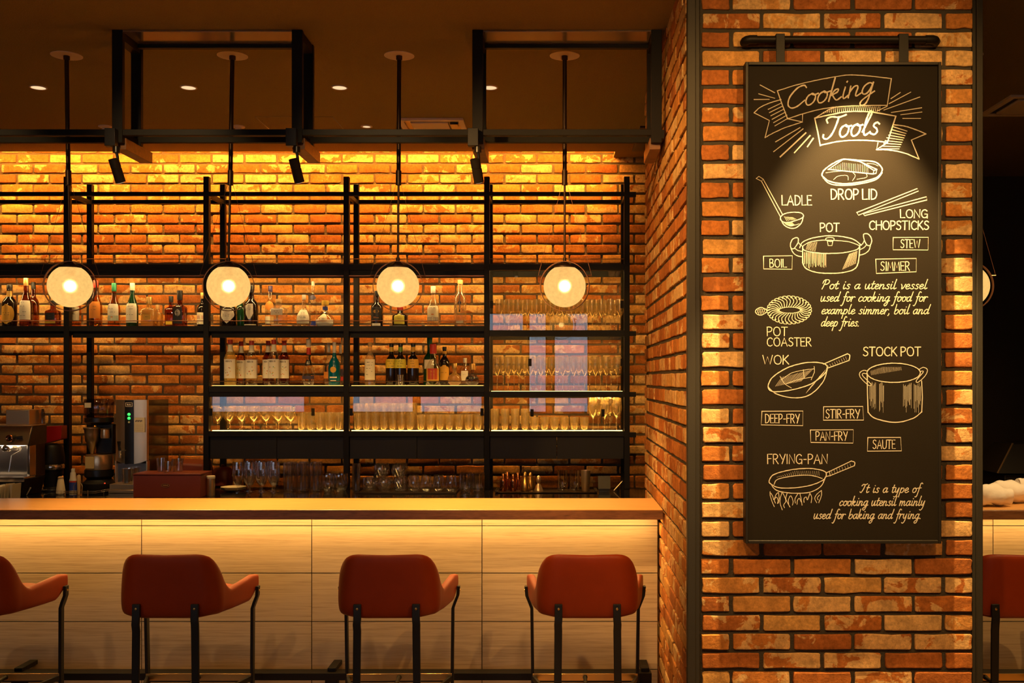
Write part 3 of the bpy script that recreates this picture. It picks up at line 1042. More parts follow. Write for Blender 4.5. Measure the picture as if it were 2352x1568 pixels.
# spotlights clamped under the posts
for i in range(3):
    x = px_[i]
    pos = ('above the espresso machine', 'between the two middle globes', 'nearest the brick pillar')[i]
    pos = ('black tubular spotlight under the frame post next to the globe nearest the espresso machine', 'black tubular spotlight under the middle post of the hanging frame', 'black tubular spotlight under the frame post nearest the brick pillar')[i]
    t = thing('spotlight', pos, 'spotlight', (x - 0.006, FY - 0.012, zl - 0.045), group='spotlights under the hanging frame')
    part(MB().box(-0.038, 0.012, -0.026, 0.012, -0.028, 0.055), 'clamp', M['black_plastic'], t, bevel=0.002)
    part(MB().lathe([(0.017, -0.056), (0.017, -0.028)], 16, (0.008, 0.0, 0)).tube([(0.008, 0, -0.05), (0.012, 0.006, -0.085)], 0.007, 10), 'stem', M['black_plastic'], t)
    dirv = Vector((0.16, 0.43, -1.0)).normalized()
    hd = MB()
    p0 = Vector((0.006, -0.002, -0.085)) - Vector((0.012, 0, 0))
    q = [p0 + dirv * s_ for s_ in (0.0, 0.001, 0.042, 0.043, 0.047, 0.048, 0.112, 0.113)]
    hd.tube(q, [0.022, 0.024, 0.024, 0.0225, 0.0225, 0.024, 0.024, 0.020], 20)
    head = part(hd, 'lamp_head', M['satin_black'], t)
    part(MB().tube([p0 + dirv * 0.1125, p0 + dirv * 0.1145], 0.017, 16), 'lens', M['lamp_disc'], head)
    wp = Vector((x - 0.006, FY - 0.012, zl - 0.045)) + p0 + dirv * 0.13
    light('spotlight_beam', 'SPOT', wp, 205, (1.0, 0.58, 0.19), aim=wp + Vector((0.10, 0.20, -1)), spot_size=1.25, spot_blend=0.9, shadow_soft_size=0.03)

# ------------------------------------------------------------------ ceiling fittings
dl_lab = ['round recessed ceiling downlight nearest the espresso machine end', 'round recessed ceiling downlight inside the first hanging frame box', 'round recessed ceiling downlight between the two hanging frame boxes', 'round recessed ceiling downlight inside the frame box by the pillar']
for i, x in enumerate((88, 433, 780, 1125)):
    Y = 5.81
    t = thing('downlight', dl_lab[i], 'downlight', (PX(x, Y), Y, CEIL), group='recessed downlights over the bar')
    part(MB().lathe([(0.047, 0.0), (0.047, -0.004), (0.040, -0.005), (0.039, -0.0008), (0.039, 0.0)], 28, capb=False, capt=False), 'trim_ring', M['white_metal'], t)
    part(MB().lathe([(0.0395, -0.0025), (0.0395, -0.0012)], 24), 'lamp', M['lamp_disc'], t)
    light('downlight_beam', 'SPOT', (PX(x, Y), Y, CEIL - 0.02), 85, (1.0, 0.60, 0.22), aim=(PX(x, Y), 6.75, 0.8), spot_size=1.15, spot_blend=1.0, shadow_soft_size=0.08)
for (x, Y, lab) in ((842, 6.71, 'small round downlight beside the ceiling air unit'),):
    t = thing('downlight', lab, 'downlight', (PX(x, Y), Y, CEIL))
    part(MB().lathe([(0.038, 0.0), (0.038, -0.004), (0.026, -0.005), (0.025, 0.0)], 24, capb=False, capt=False), 'trim_ring', M['white_metal'], t)
    part(MB().lathe([(0.0255, -0.002), (0.0255, -0.001)], 20), 'lamp', M['lamp_disc'], t)
for (x, lab) in ((242, 'white ceiling detector disc above the rail beside the end frame post'), (547, 'white ceiling detector disc behind the second pendant rod')):
    t = thing('ceiling_detector', lab, 'detector', (PX(x, 6.71), 6.71, CEIL))
    part(MB().lathe([(0.044, 0), (0.044, -0.006), (0.030, -0.010)], 24), 'base_plate', M['white_metal'], t)
    part(MB().lathe([(0.020, -0.010), (0.022, -0.030), (0.016, -0.036)], 20), 'sensor', M['white_metal'], t)


def air_unit(x0, y0, w, l, label):
    t = thing('air_unit', label, 'air unit', (x0, y0, CEIL))
    b = MB()
    for (a, c, d, e) in ((0, w, 0, .035), (0, w, l - .035, l), (0, .035, .035, l - .035), (w - .035, w, .035, l - .035)):
        b.box(a, c, d, e, -0.016, 0)
    part(b, 'cover_frame', M['white_metal'], t, bevel=0.002)
    part(MB().box(0.03, w - .03, .03, l - .03, -0.006, -0.001), 'recess', M['black_plastic'], t)
    part(MB().box(0.075, w - .105, .065, l - .065, -0.020, -0.0065), 'return_panel', M['white_metal'], t, bevel=0.003)
    part(MB().box(w - .095, w - .045, .10, .16, -0.018, -0.0065), 'sensor', M['black_plastic'], t)


air_unit(PX(912, 6.49), 6.49, 0.42, 0.42, 'square ceiling air unit beside the third pendant rod')
air_unit(2.645, 5.96, 0.44, 0.44, 'square ceiling air unit beyond the brick pillar')
b = MB()
x0, x1, y0, y1 = PX(585, 6.465), PX(765, 6.465), 6.465, 6.965
for (a, c, d, e) in ((x0, x1, y0, y0 + .004), (x0, x1, y1 - .004, y1), (x0, x0 + .004, y0, y1), (x1 - .004, x1, y0, y1)):
    b.box(a, c, d, e, CEIL - 0.0015, CEIL + 0.002)
o = b.build('access_hatch', M['black_plastic'], smooth=False)
tag(o, 'thin dark outline of a square access hatch in the ceiling', 'hatch')
b = MB().box(PX(1462, 7.0), PX(1462, 7.0) + 0.07, 6.7, 7.40, CEIL - 0.012, CEIL)
o = b.build('slot_diffuser', M['black_plastic'], smooth=False)
tag(o, 'narrow black slot diffuser in the ceiling corner by the pillar', 'vent')

# ------------------------------------------------------------------ pendant globes
PENY = 5.24


def pendant(xc, dxg, label, yaw=0.0, Y=PENY, group='globe pendants over the bar'):
    """xc canopy, dxg sideways drift of the globe"""
    t = thing('pendant_lamp', label, 'pendant lamp', (xc, Y, CEIL), group=group)
    zg = PZ(657, PENY) - CEIL
    top = zg + 0.108
    g = Vector((dxg, 0, zg))
    at_ = lambda z: Vector((dxg * (z / zg), 0, z))
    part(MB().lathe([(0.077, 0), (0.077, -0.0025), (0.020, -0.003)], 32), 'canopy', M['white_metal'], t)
    z1, z2 = PZ(392, Y) - CEIL, PZ(425, Y) - CEIL
    part(MB().tube([at_(-0.002), at_(-0.022), at_(-0.024), at_(z1)], [0.016, 0.016, 0.011, 0.011], 14), 'rod', M['dark_bronze'], t)
    part(MB().tube([at_(z1 + .002), at_(z1), at_(z2), at_(z2 - .001)], [0.011, 0.0145, 0.0145, 0.008], 14), 'sleeve', M['dark_bronze'], t)
    part(MB().tube([at_(z2), g + Vector((0, 0, 0.118))], 0.0058, 10).tube([g + Vector((0, 0, 0.117)), g + Vector((0, 0, 0.145))], 0.0095, 12), 'cord', M['dark_bronze'], t)
    prof = []
    r = 0.1078
    for i in range(3, 25):
        a = -PI / 2 + PI * i / 24
        z = r * math.sin(a)
        if z > 0.096:
            break
        prof.append((r * math.cos(a), z))
    prof = [(r * math.cos(-PI / 2 + PI * k / 24), r * math.sin(-PI / 2 + PI * k / 24)) for k in (0.05, 1, 2)] + prof
    zt = 0.095
    prof.append((math.sqrt(r * r - zt * zt), zt))
    gl = MB().lathe(prof, 40, tuple(g), capb=True, capt=False)
    gb = part(gl, 'globe', M['globe'], t, label='frosted glass globe')
    part(MB().sphere(tuple(g + Vector((0, 0, 0.0))), 0.016, 14, 10), 'bulb', M['bulb'], gb)
    rr = math.sqrt(r * r - zt * zt)
    part(MB().lathe([(rr + .003, zt - 0.002), (rr + .003, zt + 0.006), (0.03, zt + 0.014), (0.012, zt + 0.03)], 28, tuple(g)), 'cap', M['dark_bronze'], t)
    part(MB().lathe([(.016, 0.04), (.018, 0.045), (.018, zt + 0.004)], 16, tuple(g)), 'socket', M['brass'], gb)
    # hoop around the globe, a flat band turned a little about the cord
    R = 0.1245
    b = MB()
    n = 56
    v, f = [], []
    for i in range(n):
        a = 2 * PI * i / n
        for (rad, yy) in ((R, -0.013), (R + 0.003, -0.013), (R + 0.003, 0.013), (R, 0.013)):
            v.append((rad * math.cos(a), yy, rad * math.sin(a)))
    for i in range(n):
        j = (i + 1) % n
        for k in range(4):
            f.append((i * 4 + k, j * 4 + k, j * 4 + (k + 1) % 4, i * 4 + (k + 1) % 4))
    rot = Matrix.Rotation(yaw, 4, 'Z')
    v = [tuple(g + rot @ Vector(p)) for p in v]
    b.add(v, f)
    part(b, 'hoop', M['copper_hoop'], t)
    for s in (-1, 1):
        side = g + rot @ Vector((s * (R + 0.004), 0, 0.055)) * 1.0
        hk = g + rot @ Vector((s * 0.139, 0, 0.052))
        part(MB().tube([at_(z2 + 0.005) + Vector((s * 0.013, 0, 0)), hk], 0.0011, 5), 'wire', M['copper_hoop'], t)
        part(MB().tube([g + rot @ Vector((s * 0.117, 0, 0.052)), hk], 0.004, 8), 'hook', M['copper_hoop'], t)
    return t


for (c, gx, yaw, lab) in ((153, 161, 0.22, 'globe pendant above the espresso machine end of the bar, farthest from the pillar'),
                          (534, 525, 0.30, 'globe pendant hanging in front of the shelf post nearest the water boiler'),
                          (917, 914, 0.12, 'globe pendant hanging in front of the middle bottle bay'),
                          (1297, 1297, -0.16, 'globe pendant nearest the brick pillar, before the glass cabinet')):
    pendant(PX(c, PENY), (gx - c) * PENY / F, lab, yaw)
pendant(PX(2222, PENY), 0.0, 'globe pendant half hidden behind the far edge of the pillar', -0.12)


# ------------------------------------------------------------------ bar stools
def stool(label):
    t = thing('bar_stool', label, 'stool', (0, 0, 0), group='bar stools along the counter')
    # plan of the shell, back middle at y = -0.215; path from the left arm tip round the back to the right arm tip
    half = []
    hw, yb, r = 0.222, -0.222, 0.085

    def plan(s):
        """s in 0..1 from back middle to arm tip"""
        L1, L2, L3 = hw - r, r * PI / 2, 0.34
        tot = L1 + L2 + L3
        d = s * tot
        if d <= L1:
            return Vector((d, yb, 0)), Vector((0, -1, 0)), 0.0
        if d <= L1 + L2:
            a = (d - L1) / r
            return Vector((L1 + r * math.sin(a), yb + r - r * math.cos(a), 0)), Vector((math.sin(a), -math.cos(a), 0)), 0.0
        k = d - L1 - L2
        fl = 0.050 * (k / L3)
        return Vector((hw + fl, yb + r + k, 0)), Vector((1, -0.12, 0)).normalized(), k / L3

    def ss(a, b_, x):
        x = min(max((x - a) / (b_ - a), 0), 1)
        return x * x * (3 - 2 * x)

    def heights(s):
        # top and bottom edge along the path
        zt_b, zt_a = 0.876, 0.700
        def ss(a, b_, x):
            x = min(max((x - a) / (b_ - a), 0), 1)
            return x * x * (3 - 2 * x)
        tab = [(0, .873), (.12, .875), (.22, .876), (.275, .872), (.33, .860), (.37, .838), (.405, .806), (.44, .765), (.475, .732), (.52, .709), (.56, .700), (1.01, .700)]
        for (s0, h0), (s1, h1) in zip(tab, tab[1:]):
            if s0 <= s <= s1:
                zt = h0 + (h1 - h0) * (s - s0) / (s1 - s0)
                break
        if s > 0.56:
            zt += 0.022 * (s - 0.56) / 0.44
        zb = 0.594 + 0.012 * ss(0.15, 0.34, s) - 0.004 * ss(0.5, 0.8, s)
        if s > 0.86:
            zb += 0.05 * ss(0.84, 1.0, s)
            zt -= 0.012 * ss(0.9, 1.0, s)
        return zt, zb

    ns = 60
    secs = []
    ss_ = [i / ns for i in range(-ns, ns + 1)]
    th = 0.034
    for s in ss_:
        p, n, k = plan(abs(s))
        zt, zb = heights(abs(s))
        ring = []
        H = zt - zb
        for (w, u) in ((0, .10), (0, .3), (0, .5), (0, .7), (0, .88), (.10, .97), (.5, 1.0), (.90, .97), (1, .88), (1, .7), (1, .5), (1, .3), (1, .10), (.85, .02), (.5, 0), (.15, .02)):
            z = zb + H * u
            q = p - n * (th * w)
            shx = 1.0
            if z > 0.68:
                shx = 1.0 - 0.065 * ((z - 0.68) / 0.19) ** 1.5
            elif z < 0.66:
                shx = 1.0 - 0.06 * ((0.66 - z) / 0.07) ** 2 * (1 - ss(0.42, 0.6, abs(s)))
            x = q.x * shx
            y = q.y + 0.010 * (0.7 - z) / 0.1 * (1 - ss(0.12, 0.42, abs(s)))
            ring.append(Vector((math.copysign(1, s) * x, y, z)))
        secs.append(ring)
    nr = len(secs[0])
    v = [p for r_ in secs for p in r_]
    f = []
    for i in range(len(secs) - 1):
        for k in range(nr):
            k2 = (k + 1) % nr
            f.append((i * nr + k, i * nr + k2, (i + 1) * nr + k2, (i + 1) * nr + k))
    f.append(tuple(range(nr)))
    f.append(tuple((len(secs) - 1) * nr + k for k in range(nr)))
    o = part(MB().add(v, f), 'backrest_shell', M['leather'], t, angle=180, label='red-brown leather wrap-around back')
    sb = o.modifiers.new('smooth', 'SUBSURF')
    sb.levels = sb.render_levels = 1
    # seat cushion
    b = MB()
    prof = [(0.55, 0.600), (0.86, 0.596), (0.97, 0.610), (1.0, 0.640), (0.97, 0.664), (0.84, 0.674), (0.4, 0.680), (0.02, 0.681)]
    v, f = [], []
    m = 40
    for (sc, z) in prof:
        for k in range(m):
            a = 2 * PI * k / m
            ca, sa = math.cos(a), math.sin(a)
            q = 1.0 / ((abs(ca) ** 5 + abs(sa) ** 5) ** 0.2)
            v.append((0.196 * sc * q * ca * (1 + 0.08 * sa), 0.006 + 0.196 * sc * q * sa, z))
    for i in range(len(prof) - 1):
        for k in range(m):
            k2 = (k + 1) % m
            f.append((i * m + k, i * m + k2, (i + 1) * m + k2, (i + 1) * m + k))
    f += [tuple(range(m)), tuple((len(prof) - 1) * m + k for k in range(m))]
    part(b.add(v, f), 'seat', M['leather'], t, angle=60)
    # legs of flat black bar
    for s in (-1, 1):
        b = MB()
        y = yb
        zs_ = [(0.664, 0.124, -0.0195, .0165), (0.60, 0.124, -0.0235, .0165), (0.578, 0.126, -0.0235, .0165), (0.55, 0.125, -0.018, .0165), (0.25, 0.128, -0.02, .0155), (0.0, 0.132, -0.028, .0145)]
        vv, ff = [], []
        for (z, x, dy, w) in zs_:
            for (a, c) in ((-w, -0.005), (w, -0.005), (w, 0.007), (-w, 0.007)):
                vv.append((s * x + a, y + dy + c + 0.010, z))
        for i in range(len(zs_) - 1):
            for k in range(4):
                k2 = (k + 1) % 4
                ff.append((i * 4 + k, i * 4 + k2, (i + 1) * 4 + k2, (i + 1) * 4 + k))
        ff += [(0, 1, 2, 3), tuple(4 * (len(zs_) - 1) + k for k in (0, 1, 2, 3))]
        lg = part(b.add(vv, ff), 'leg', M['leg_steel'], t, bevel=0.002, smooth=True)
        part(MB().tube([(s * 0.124, y - 0.0145, 0.645), (s * 0.124, y - 0.0185, 0.645), (s * 0.124, y - 0.0195, 0.645)], [0.0052, 0.0052, 0.003], 14), 'rivet', M['brass'], lg, label='small brass rivet')
        b = MB()
        zs_ = [(0.660, 0.266, 0.172, .016), (0.615, 0.262, 0.178, .016), (0.585, 0.250, 0.182, .019), (0.555, 0.239, 0.184, .016), (0.3, 0.236, 0.188, .0155), (0.0, 0.234, 0.196, .0145)]
        vv, ff = [], []
        for (z, x, yy, w) in zs_:
            for (a, c) in ((-0.007, -w), (0.007, -w), (0.007, w), (-0.007, w)):
                vv.append((s * (x + 0.008) + a, yy + c, z))
        for i in range(len(zs_) - 1):
            for k in range(4):
                k2 = (k + 1) % 4
                ff.append((i * 4 + k, i * 4 + k2, (i + 1) * 4 + k2, (i + 1) * 4 + k))
        ff += [(0, 1, 2, 3), tuple(4 * (len(zs_) - 1) + k for k in (0, 1, 2, 3))]
        lg = part(b.add(vv, ff), 'leg', M['leg_steel'], t, bevel=0.002)
        part(MB().tube([(s * 0.279, 0.172, 0.64), (s * 0.2825, 0.172, 0.64)], 0.005, 12), 'rivet', M['brass'], lg, label='small brass rivet')
        part(MB().bar((s * 0.131, yb, 0.232), (s * 0.242, 0.186, 0.232), 0.012, 0.022), 'side_stretcher', M['leg_steel'], t)
    part(MB().box(-0.243, 0.243, 0.166, 0.172, 0.222, 0.254), 'footrest', M['brass'], t, bevel=0.001, label='brass footrest strip')
    part(MB().box(-0.243, 0.243, 0.172, 0.192, 0.214, 0.250), 'front_stretcher', M['leg_steel'], t)
    part(MB().tube([(0, 0.168, 0.238), (0, 0.150, 0.238), (0, -0.21, 0.226)], [0.012, 0.009, 0.009], 12), 'centre_rod', M['leg_steel'], t)
    part(MB().box(-0.129, 0.129, yb - 0.012, yb + 0.002, 0.214, 0.238), 'rear_stretcher', M['leg_steel'], t)
    return t


ST_Y = 4.572
st = stool('leather bar stool cut by the frame edge, farthest from the brick pillar')
st.location = (-2.545, ST_Y, 0)
st.rotation_euler = (0, 0, 0.02)
dup(st, (-1.657, ST_Y, 0), 0.0, 'second leather bar stool from the cut-off end, below the frame post and water boiler')
dup(st, (-0.724, ST_Y, 0), 0.02, 'leather bar stool in the middle, third from the cut-off end of the bar')
dup(st, (0.133, ST_Y, 0), 0.0, 'leather bar stool standing right beside the brick pillar, on its bar side')
dup(st, (1.985, ST_Y, 0), 0.0, 'leather bar stool partly hidden beyond the far edge of the brick pillar')


# ------------------------------------------------------------------ hand lettering in chalk
def cat(pts, sub=6, closed=False):
    """smooth curve through the points"""
    n = len(pts)
    if n < 3:
        return list(pts)
    out = []
    rng = n if closed else n - 1
    for i in range(rng):
        p0 = pts[(i - 1) % n] if closed or i > 0 else pts[0]
        p1, p2 = pts[i], pts[(i + 1) % n]
        p3 = pts[(i + 2) % n] if closed or i + 2 < n else pts[-1]
        for k in range(sub):
            u = k / sub
            out.append(tuple(0.5 * (2 * p1[j] + (p2[j] - p0[j]) * u + (2 * p0[j] - 5 * p1[j] + 4 * p2[j] - p3[j]) * u * u + (3 * p1[j] - p0[j] - 3 * p2[j] + p3[j]) * u ** 3) for j in (0, 1)))
    out.append(pts[0] if closed else pts[-1])
    return out


# glyphs: (advance, strokes); a stroke is ('l' or 'c', points)
def G(w, *st_):
    return (w, [(s[0], [tuple(map(float, q.split(','))) for q in s[1:].split()]) for s in st_])


UP = {
    'A': G(.66, 'l0,0 .33,1 .66,0', 'l.13,.36 .53,.36'),
    'B': G(.52, 'l.02,0 0,1', 'c0,1 .28,1 .42,.86 .38,.64 .22,.54 .02,.52', 'c.02,.52 .3,.52 .5,.36 .48,.14 .3,.01 .02,0'),
    'C': G(.58, 'c.58,.84 .42,.98 .22,.95 .05,.72 .02,.36 .14,.09 .36,0 .56,.12'),
    'D': G(.58, 'l.02,0 0,1', 'c0,1 .28,.97 .50,.78 .56,.48 .46,.18 .26,.03 .02,0'),
    'E': G(.46, 'l.44,1 0,1 .02,0 .46,.01', 'l.01,.53 .37,.54'),
    'F': G(.44, 'l.46,1 0,1 .02,0', 'l.01,.53 .37,.54'),
    'G': G(.62, 'c.58,.84 .42,.98 .22,.95 .05,.72 .02,.36 .14,.09 .36,0 .58,.14', 'l.36,.46 .62,.46 .60,-.02'),
    'H': G(.58, 'l0,1 .01,0', 'l.58,1 .57,0', 'l0,.52 .58,.54'),
    'I': G(.12, 'l.06,1 .06,0'),
    'K': G(.52, 'l.02,1 0,0', 'l.50,1 .04,.45', 'l.14,.54 .54,0'),
    'L': G(.44, 'l0,1 .02,0 .46,.02'),
    'M': G(.70, 'l0,0 .09,1 .35,.3 .61,1 .70,0'),
    'N': G(.58, 'l0,0 .02,1 .55,.02 .58,1'),
    'O': G(.68, 'c.34,1 .12,.9 .01,.55 .1,.15 .34,0 .58,.12 .67,.5 .56,.88 .34,1'),
    'P': G(.48, 'l.02,0 0,1', 'c0,1 .3,1 .47,.84 .42,.58 .24,.46 .02,.45'),
    'R': G(.54, 'l.02,0 0,1', 'c0,1 .3,1 .46,.84 .41,.60 .24,.50 .02,.49', 'l.2,.49 .54,0'),
    'S': G(.48, 'c.46,.88 .30,1 .10,.93 .04,.74 .16,.58 .36,.46 .46,.26 .36,.06 .16,0 .0,.12'),
    'T': G(.54, 'l-.02,1 .56,1', 'l.27,1 .26,0'),
    'U': G(.58, 'c0,1 .01,.4 .08,.1 .28,0 .48,.1 .56,.4 .58,1'),
    'W': G(.90, 'l0,1 .22,0 .45,.85 .68,0 .90,1'),
    'Y': G(.56, 'l0,1 .28,.48', 'l.58,1 .24,0'),
    '-': G(.34, 'l.04,.45 .30,.46'),
    ' ': G(.12),
}
LO = {
    'a': G(.86, 'c.62,.86 .42,1 .16,.82 .04,.40 .14,.06 .34,.04 .52,.32 .66,.98', 'c.66,.98 .60,.35 .66,.06 .86,.22'),
    'b': G(.74, 'c.10,2.0 .08,1.2 .05,.5 .08,.08 .32,0 .56,.26 .62,.66 .50,.92 .28,.86 .08,.5'),
    'c': G(.66, 'c.54,.80 .44,.98 .22,.90 .06,.52 .10,.14 .32,0 .62,.22'),
    'd': G(.86, 'c.58,.84 .42,1 .16,.82 .04,.40 .14,.06 .34,.04 .54,.36 .70,1.2 .78,2.0', 'c.72,1.3 .62,.4 .66,.05 .86,.2'),
    'e': G(.66, 'c.08,.44 .34,.52 .52,.72 .46,.94 .28,.98 .08,.66 .06,.26 .24,.0 .46,.08 .66,.26'),
    'f': G(.56, 'c.66,1.86 .54,2.02 .38,1.9 .30,1.3 .24,.3 .16,-.5 .02,-.9 -.14,-.84', 'l.06,.95 .56,1.0'),
    'g': G(.84, 'c.62,.86 .42,1 .16,.82 .04,.42 .14,.1 .34,.08 .52,.36 .66,.98', 'c.66,.98 .60,.2 .50,-.6 .30,-.92 .08,-.8 .12,-.5 .50,-.1 .84,.16'),
    'i': G(.42, 'c.14,1 .10,.4 .14,.06 .26,.04 .42,.22', 'l.18,1.44 .20,1.50'),
    'k': G(.80, 'l.16,2.0 .04,0', 'c.08,.45 .3,.9 .50,.95 .48,.70 .14,.50', 'c.2,.52 .42,.1 .58,.0 .80,.2'),
    'l': G(.44, 'c.22,2.0 .14,1.2 .10,.4 .14,.05 .26,.04 .44,.2'),
    'm': G(1.16, 'c.06,1 .06,.5 .04,0', 'c.06,.45 .22,.88 .38,.94 .46,.76 .42,0', 'c.46,.45 .62,.88 .80,.94 .86,.74 .82,.2 .92,.02 1.16,.22'),
    'n': G(.82, 'c.06,1 .06,.5 .04,0', 'c.06,.45 .26,.88 .46,.94 .54,.74 .48,.2 .56,.02 .82,.22'),
    'o': G(.74, 'c.34,.98 .12,.82 .04,.42 .16,.06 .36,.02 .56,.26 .60,.70 .40,.98 .34,.94 .50,.84 .74,.9'),
    'p': G(.76, 'c.12,1 .06,.2 -.02,-.9', 'c.08,.55 .28,.92 .50,.94 .62,.66 .52,.2 .30,.0 .08,.2'),
    'r': G(.60, 'c.08,1 .06,.5 .04,0', 'c.06,.45 .24,.88 .44,.98 .56,.86'),
    's': G(.60, 'c.52,.86 .36,1 .18,.88 .18,.68 .38,.48 .46,.22 .30,.0 .04,.12'),
    't': G(.50, 'c.24,1.6 .14,.8 .12,.2 .24,.0 .48,.2', 'l.0,1.04 .48,1.08'),
    'u': G(.84, 'c.06,1 .04,.4 .14,.02 .36,.12 .56,.98', 'c.58,1 .54,.3 .62,.02 .84,.2'),
    'v': G(.66, 'c.02,.96 .16,.6 .22,.0 .46,.4 .58,.9 .66,.96'),
    'x': G(.72, 'c.04,.9 .2,.95 .34,.4 .48,.04 .70,.2', 'l.62,.96 .0,.02'),
    'y': G(.80, 'c.06,1 .04,.4 .16,.1 .34,.16 .56,.98', 'c.58,1 .52,.1 .40,-.6 .18,-.92 .0,-.8'),
    '.': G(.28, 'l.08,.02 .12,.07'),
    ',': G(.34, 'c.14,.1 .14,-.1 .04,-.34'),
    ' ': G(.55),
    'P': G(1.05, 'c.34,1.8 .24,.9 .06,0', 'c-.02,1.2 .1,1.75 .5,1.95 .84,1.75 .82,1.25 .5,.95 .22,.95'),
    'I': G(.86, 'c.0,1.4 .2,1.72 .56,1.66 .84,1.84', 'c.52,1.66 .40,.8 .12,.02 -.1,.2'),
}
TI = {
    'C': G(1.15, 'c1.05,1.62 .86,1.86 .46,1.7 .10,1.05 .08,.38 .34,.02 .70,.08 1.1,.5'),
    'T': G(.98, 'c.10,1.30 .0,1.6 .3,1.78 .8,1.70 1.25,1.86', 'c.80,1.72 .70,1.0 .52,.3 .26,-.06 .0,.04 -.04,.3'),
    'k': LO['k'], 'o': LO['o'], 'i': LO['i'], 'n': LO['n'], 'g': LO['g'], 'l': G(.56, 'c.04,.3 .34,1.3 .46,1.9 .30,1.95 .16,1.2 .14,.3 .26,.0 .56,.25'), 's': LO['s'],
}

SIGN_Y = 4.03


class Chalk:
    def __init__(s, y):
        s.mb = MB()
        s.y = y
        s.r = random.Random(4)

    def line(s, pts, w=3.0, jit=0.25):
        """pts in photograph pixels on the board plane, w in pixels"""
        n = len(pts)
        P = [Vector((PX(x + s.r.uniform(-jit, jit), SIGN_Y), PZ(y + s.r.uniform(-jit, jit), SIGN_Y))) for x, y in pts]
        v, f = [], []
        k = SIGN_Y / F
        s.k = (getattr(s, 'k', 0) + 1) % 5
        for i in range(n):
            d = P[min(i + 1, n - 1)] - P[max(i - 1, 0)]
            if d.length < 1e-9:
                d = Vector((1, 0))
            d.normalize()
            a = Vector((-d.y, d.x)) * (w * k * 0.41 * s.r.uniform(0.82, 1.15))
            e = d * (w * k * 0.35) * (-1 if i == 0 else 1 if i == n - 1 else 0)
            yy = s.y - s.k * 0.00002 - i * 0.000006
            v += [(P[i].x - a.x + e.x, yy, P[i].y - a.y + e.y), (P[i].x + a.x + e.x, yy, P[i].y + a.y + e.y)]
        for i in range(n - 1):
            f.append((2 * i, 2 * i + 2, 2 * i + 3, 2 * i + 1))
        s.mb.add(v, f)

    def curve(s, pts, w=3.0, closed=False, sub=7, jit=0.2):
        s.line(cat(pts, sub, closed), w, jit)

    def text(s, txt, x0, x1, base, h, font, w=2.6, slant=0.0, rot=0.0, space=0.16):
        """h pixels per glyph unit, fitted between x0 and x1; rot is baseline rise per pixel"""
        adv = [font[c][0] + space for c in txt]
        tot = sum(adv) - space
        kx = (x1 - x0) / (tot + (slant * 0.6))
        x = x0
        for c, a in zip(txt, adv):
            for (kind, pts) in font[c][1]:
                q = [(x + (px * kx) + slant * py * h, base - py * h - rot * (x + px * kx - x0)) for px, py in pts]
                if kind == 'c':
                    s.curve(q, w, sub=5, jit=0.12)
                else:
                    s.line(q, w, 0.2)
            x += a * kx

    def build(s, name, parent, m=None):
        o = s.mb.build(name, m or M['chalk'], parent, smooth=False)
        o.location = (-parent.location.x, -parent.location.y, -parent.location.z)
        return o


def b1(*p):
    return [(1680 + x / 3.919, 60 + y / 3.919) for x, y in p]


def b2(*p):
    return [(1680 + x / 3.919, 440 + y / 3.919) for x, y in p]


def b3(*p):
    return [(1680 + x / 3.267, 780 + y / 3.267) for x, y in p]


sx0, sx1, sz0, sz1 = PX(1711, SIGN_Y), PX(2160, SIGN_Y), PZ(1247, SIGN_Y), PZ(144, SIGN_Y)
sign = thing('chalkboard_sign', 'tall black chalkboard of cooking tools hung on the brick pillar', 'sign', ((sx0 + sx1) / 2, SIGN_Y, sz0))


def sg(mb, name, m, **kw):
    mb.v = [(x - sign.location.x, y - sign.location.y, z - sign.location.z) for x, y, z in mb.v]
    return part(mb, name, m, sign, **kw)


fw = 0.012
BD = 4.070      # back of the board, clear of the bricks
sg(MB().box(sx0 + fw, sx1 - fw, SIGN_Y, BD, sz0 + fw, sz1 - fw), 'board', M['chalkboard'], smooth=False)
b = MB()
for (a, c, d, e) in ((sx0, sx0 + fw, sz0, sz1), (sx1 - fw, sx1, sz0, sz1), (sx0 + fw, sx1 - fw, sz0, sz0 + fw), (sx0 + fw, sx1 - fw, sz1 - fw, sz1)):
    b.box(a, c, SIGN_Y - 0.012, BD, d, e)
sg(b, 'frame', M['satin_black'], bevel=0.0015)
for (a, c) in ((1782, 1802), (2064, 2086)):
    sg(MB().box(PX(a, SIGN_Y), PX(c, SIGN_Y), SIGN_Y - 0.006, SIGN_Y - 0.002, sz1 - 0.006, PZ(78, SIGN_Y)).box(PX(a, SIGN_Y), PX(c, SIGN_Y), SIGN_Y - 0.002, SIGN_Y + 0.033, PZ(81, SIGN_Y), PZ(78, SIGN_Y)), 'hanger_strap', M['black_steel'], bevel=0.001)

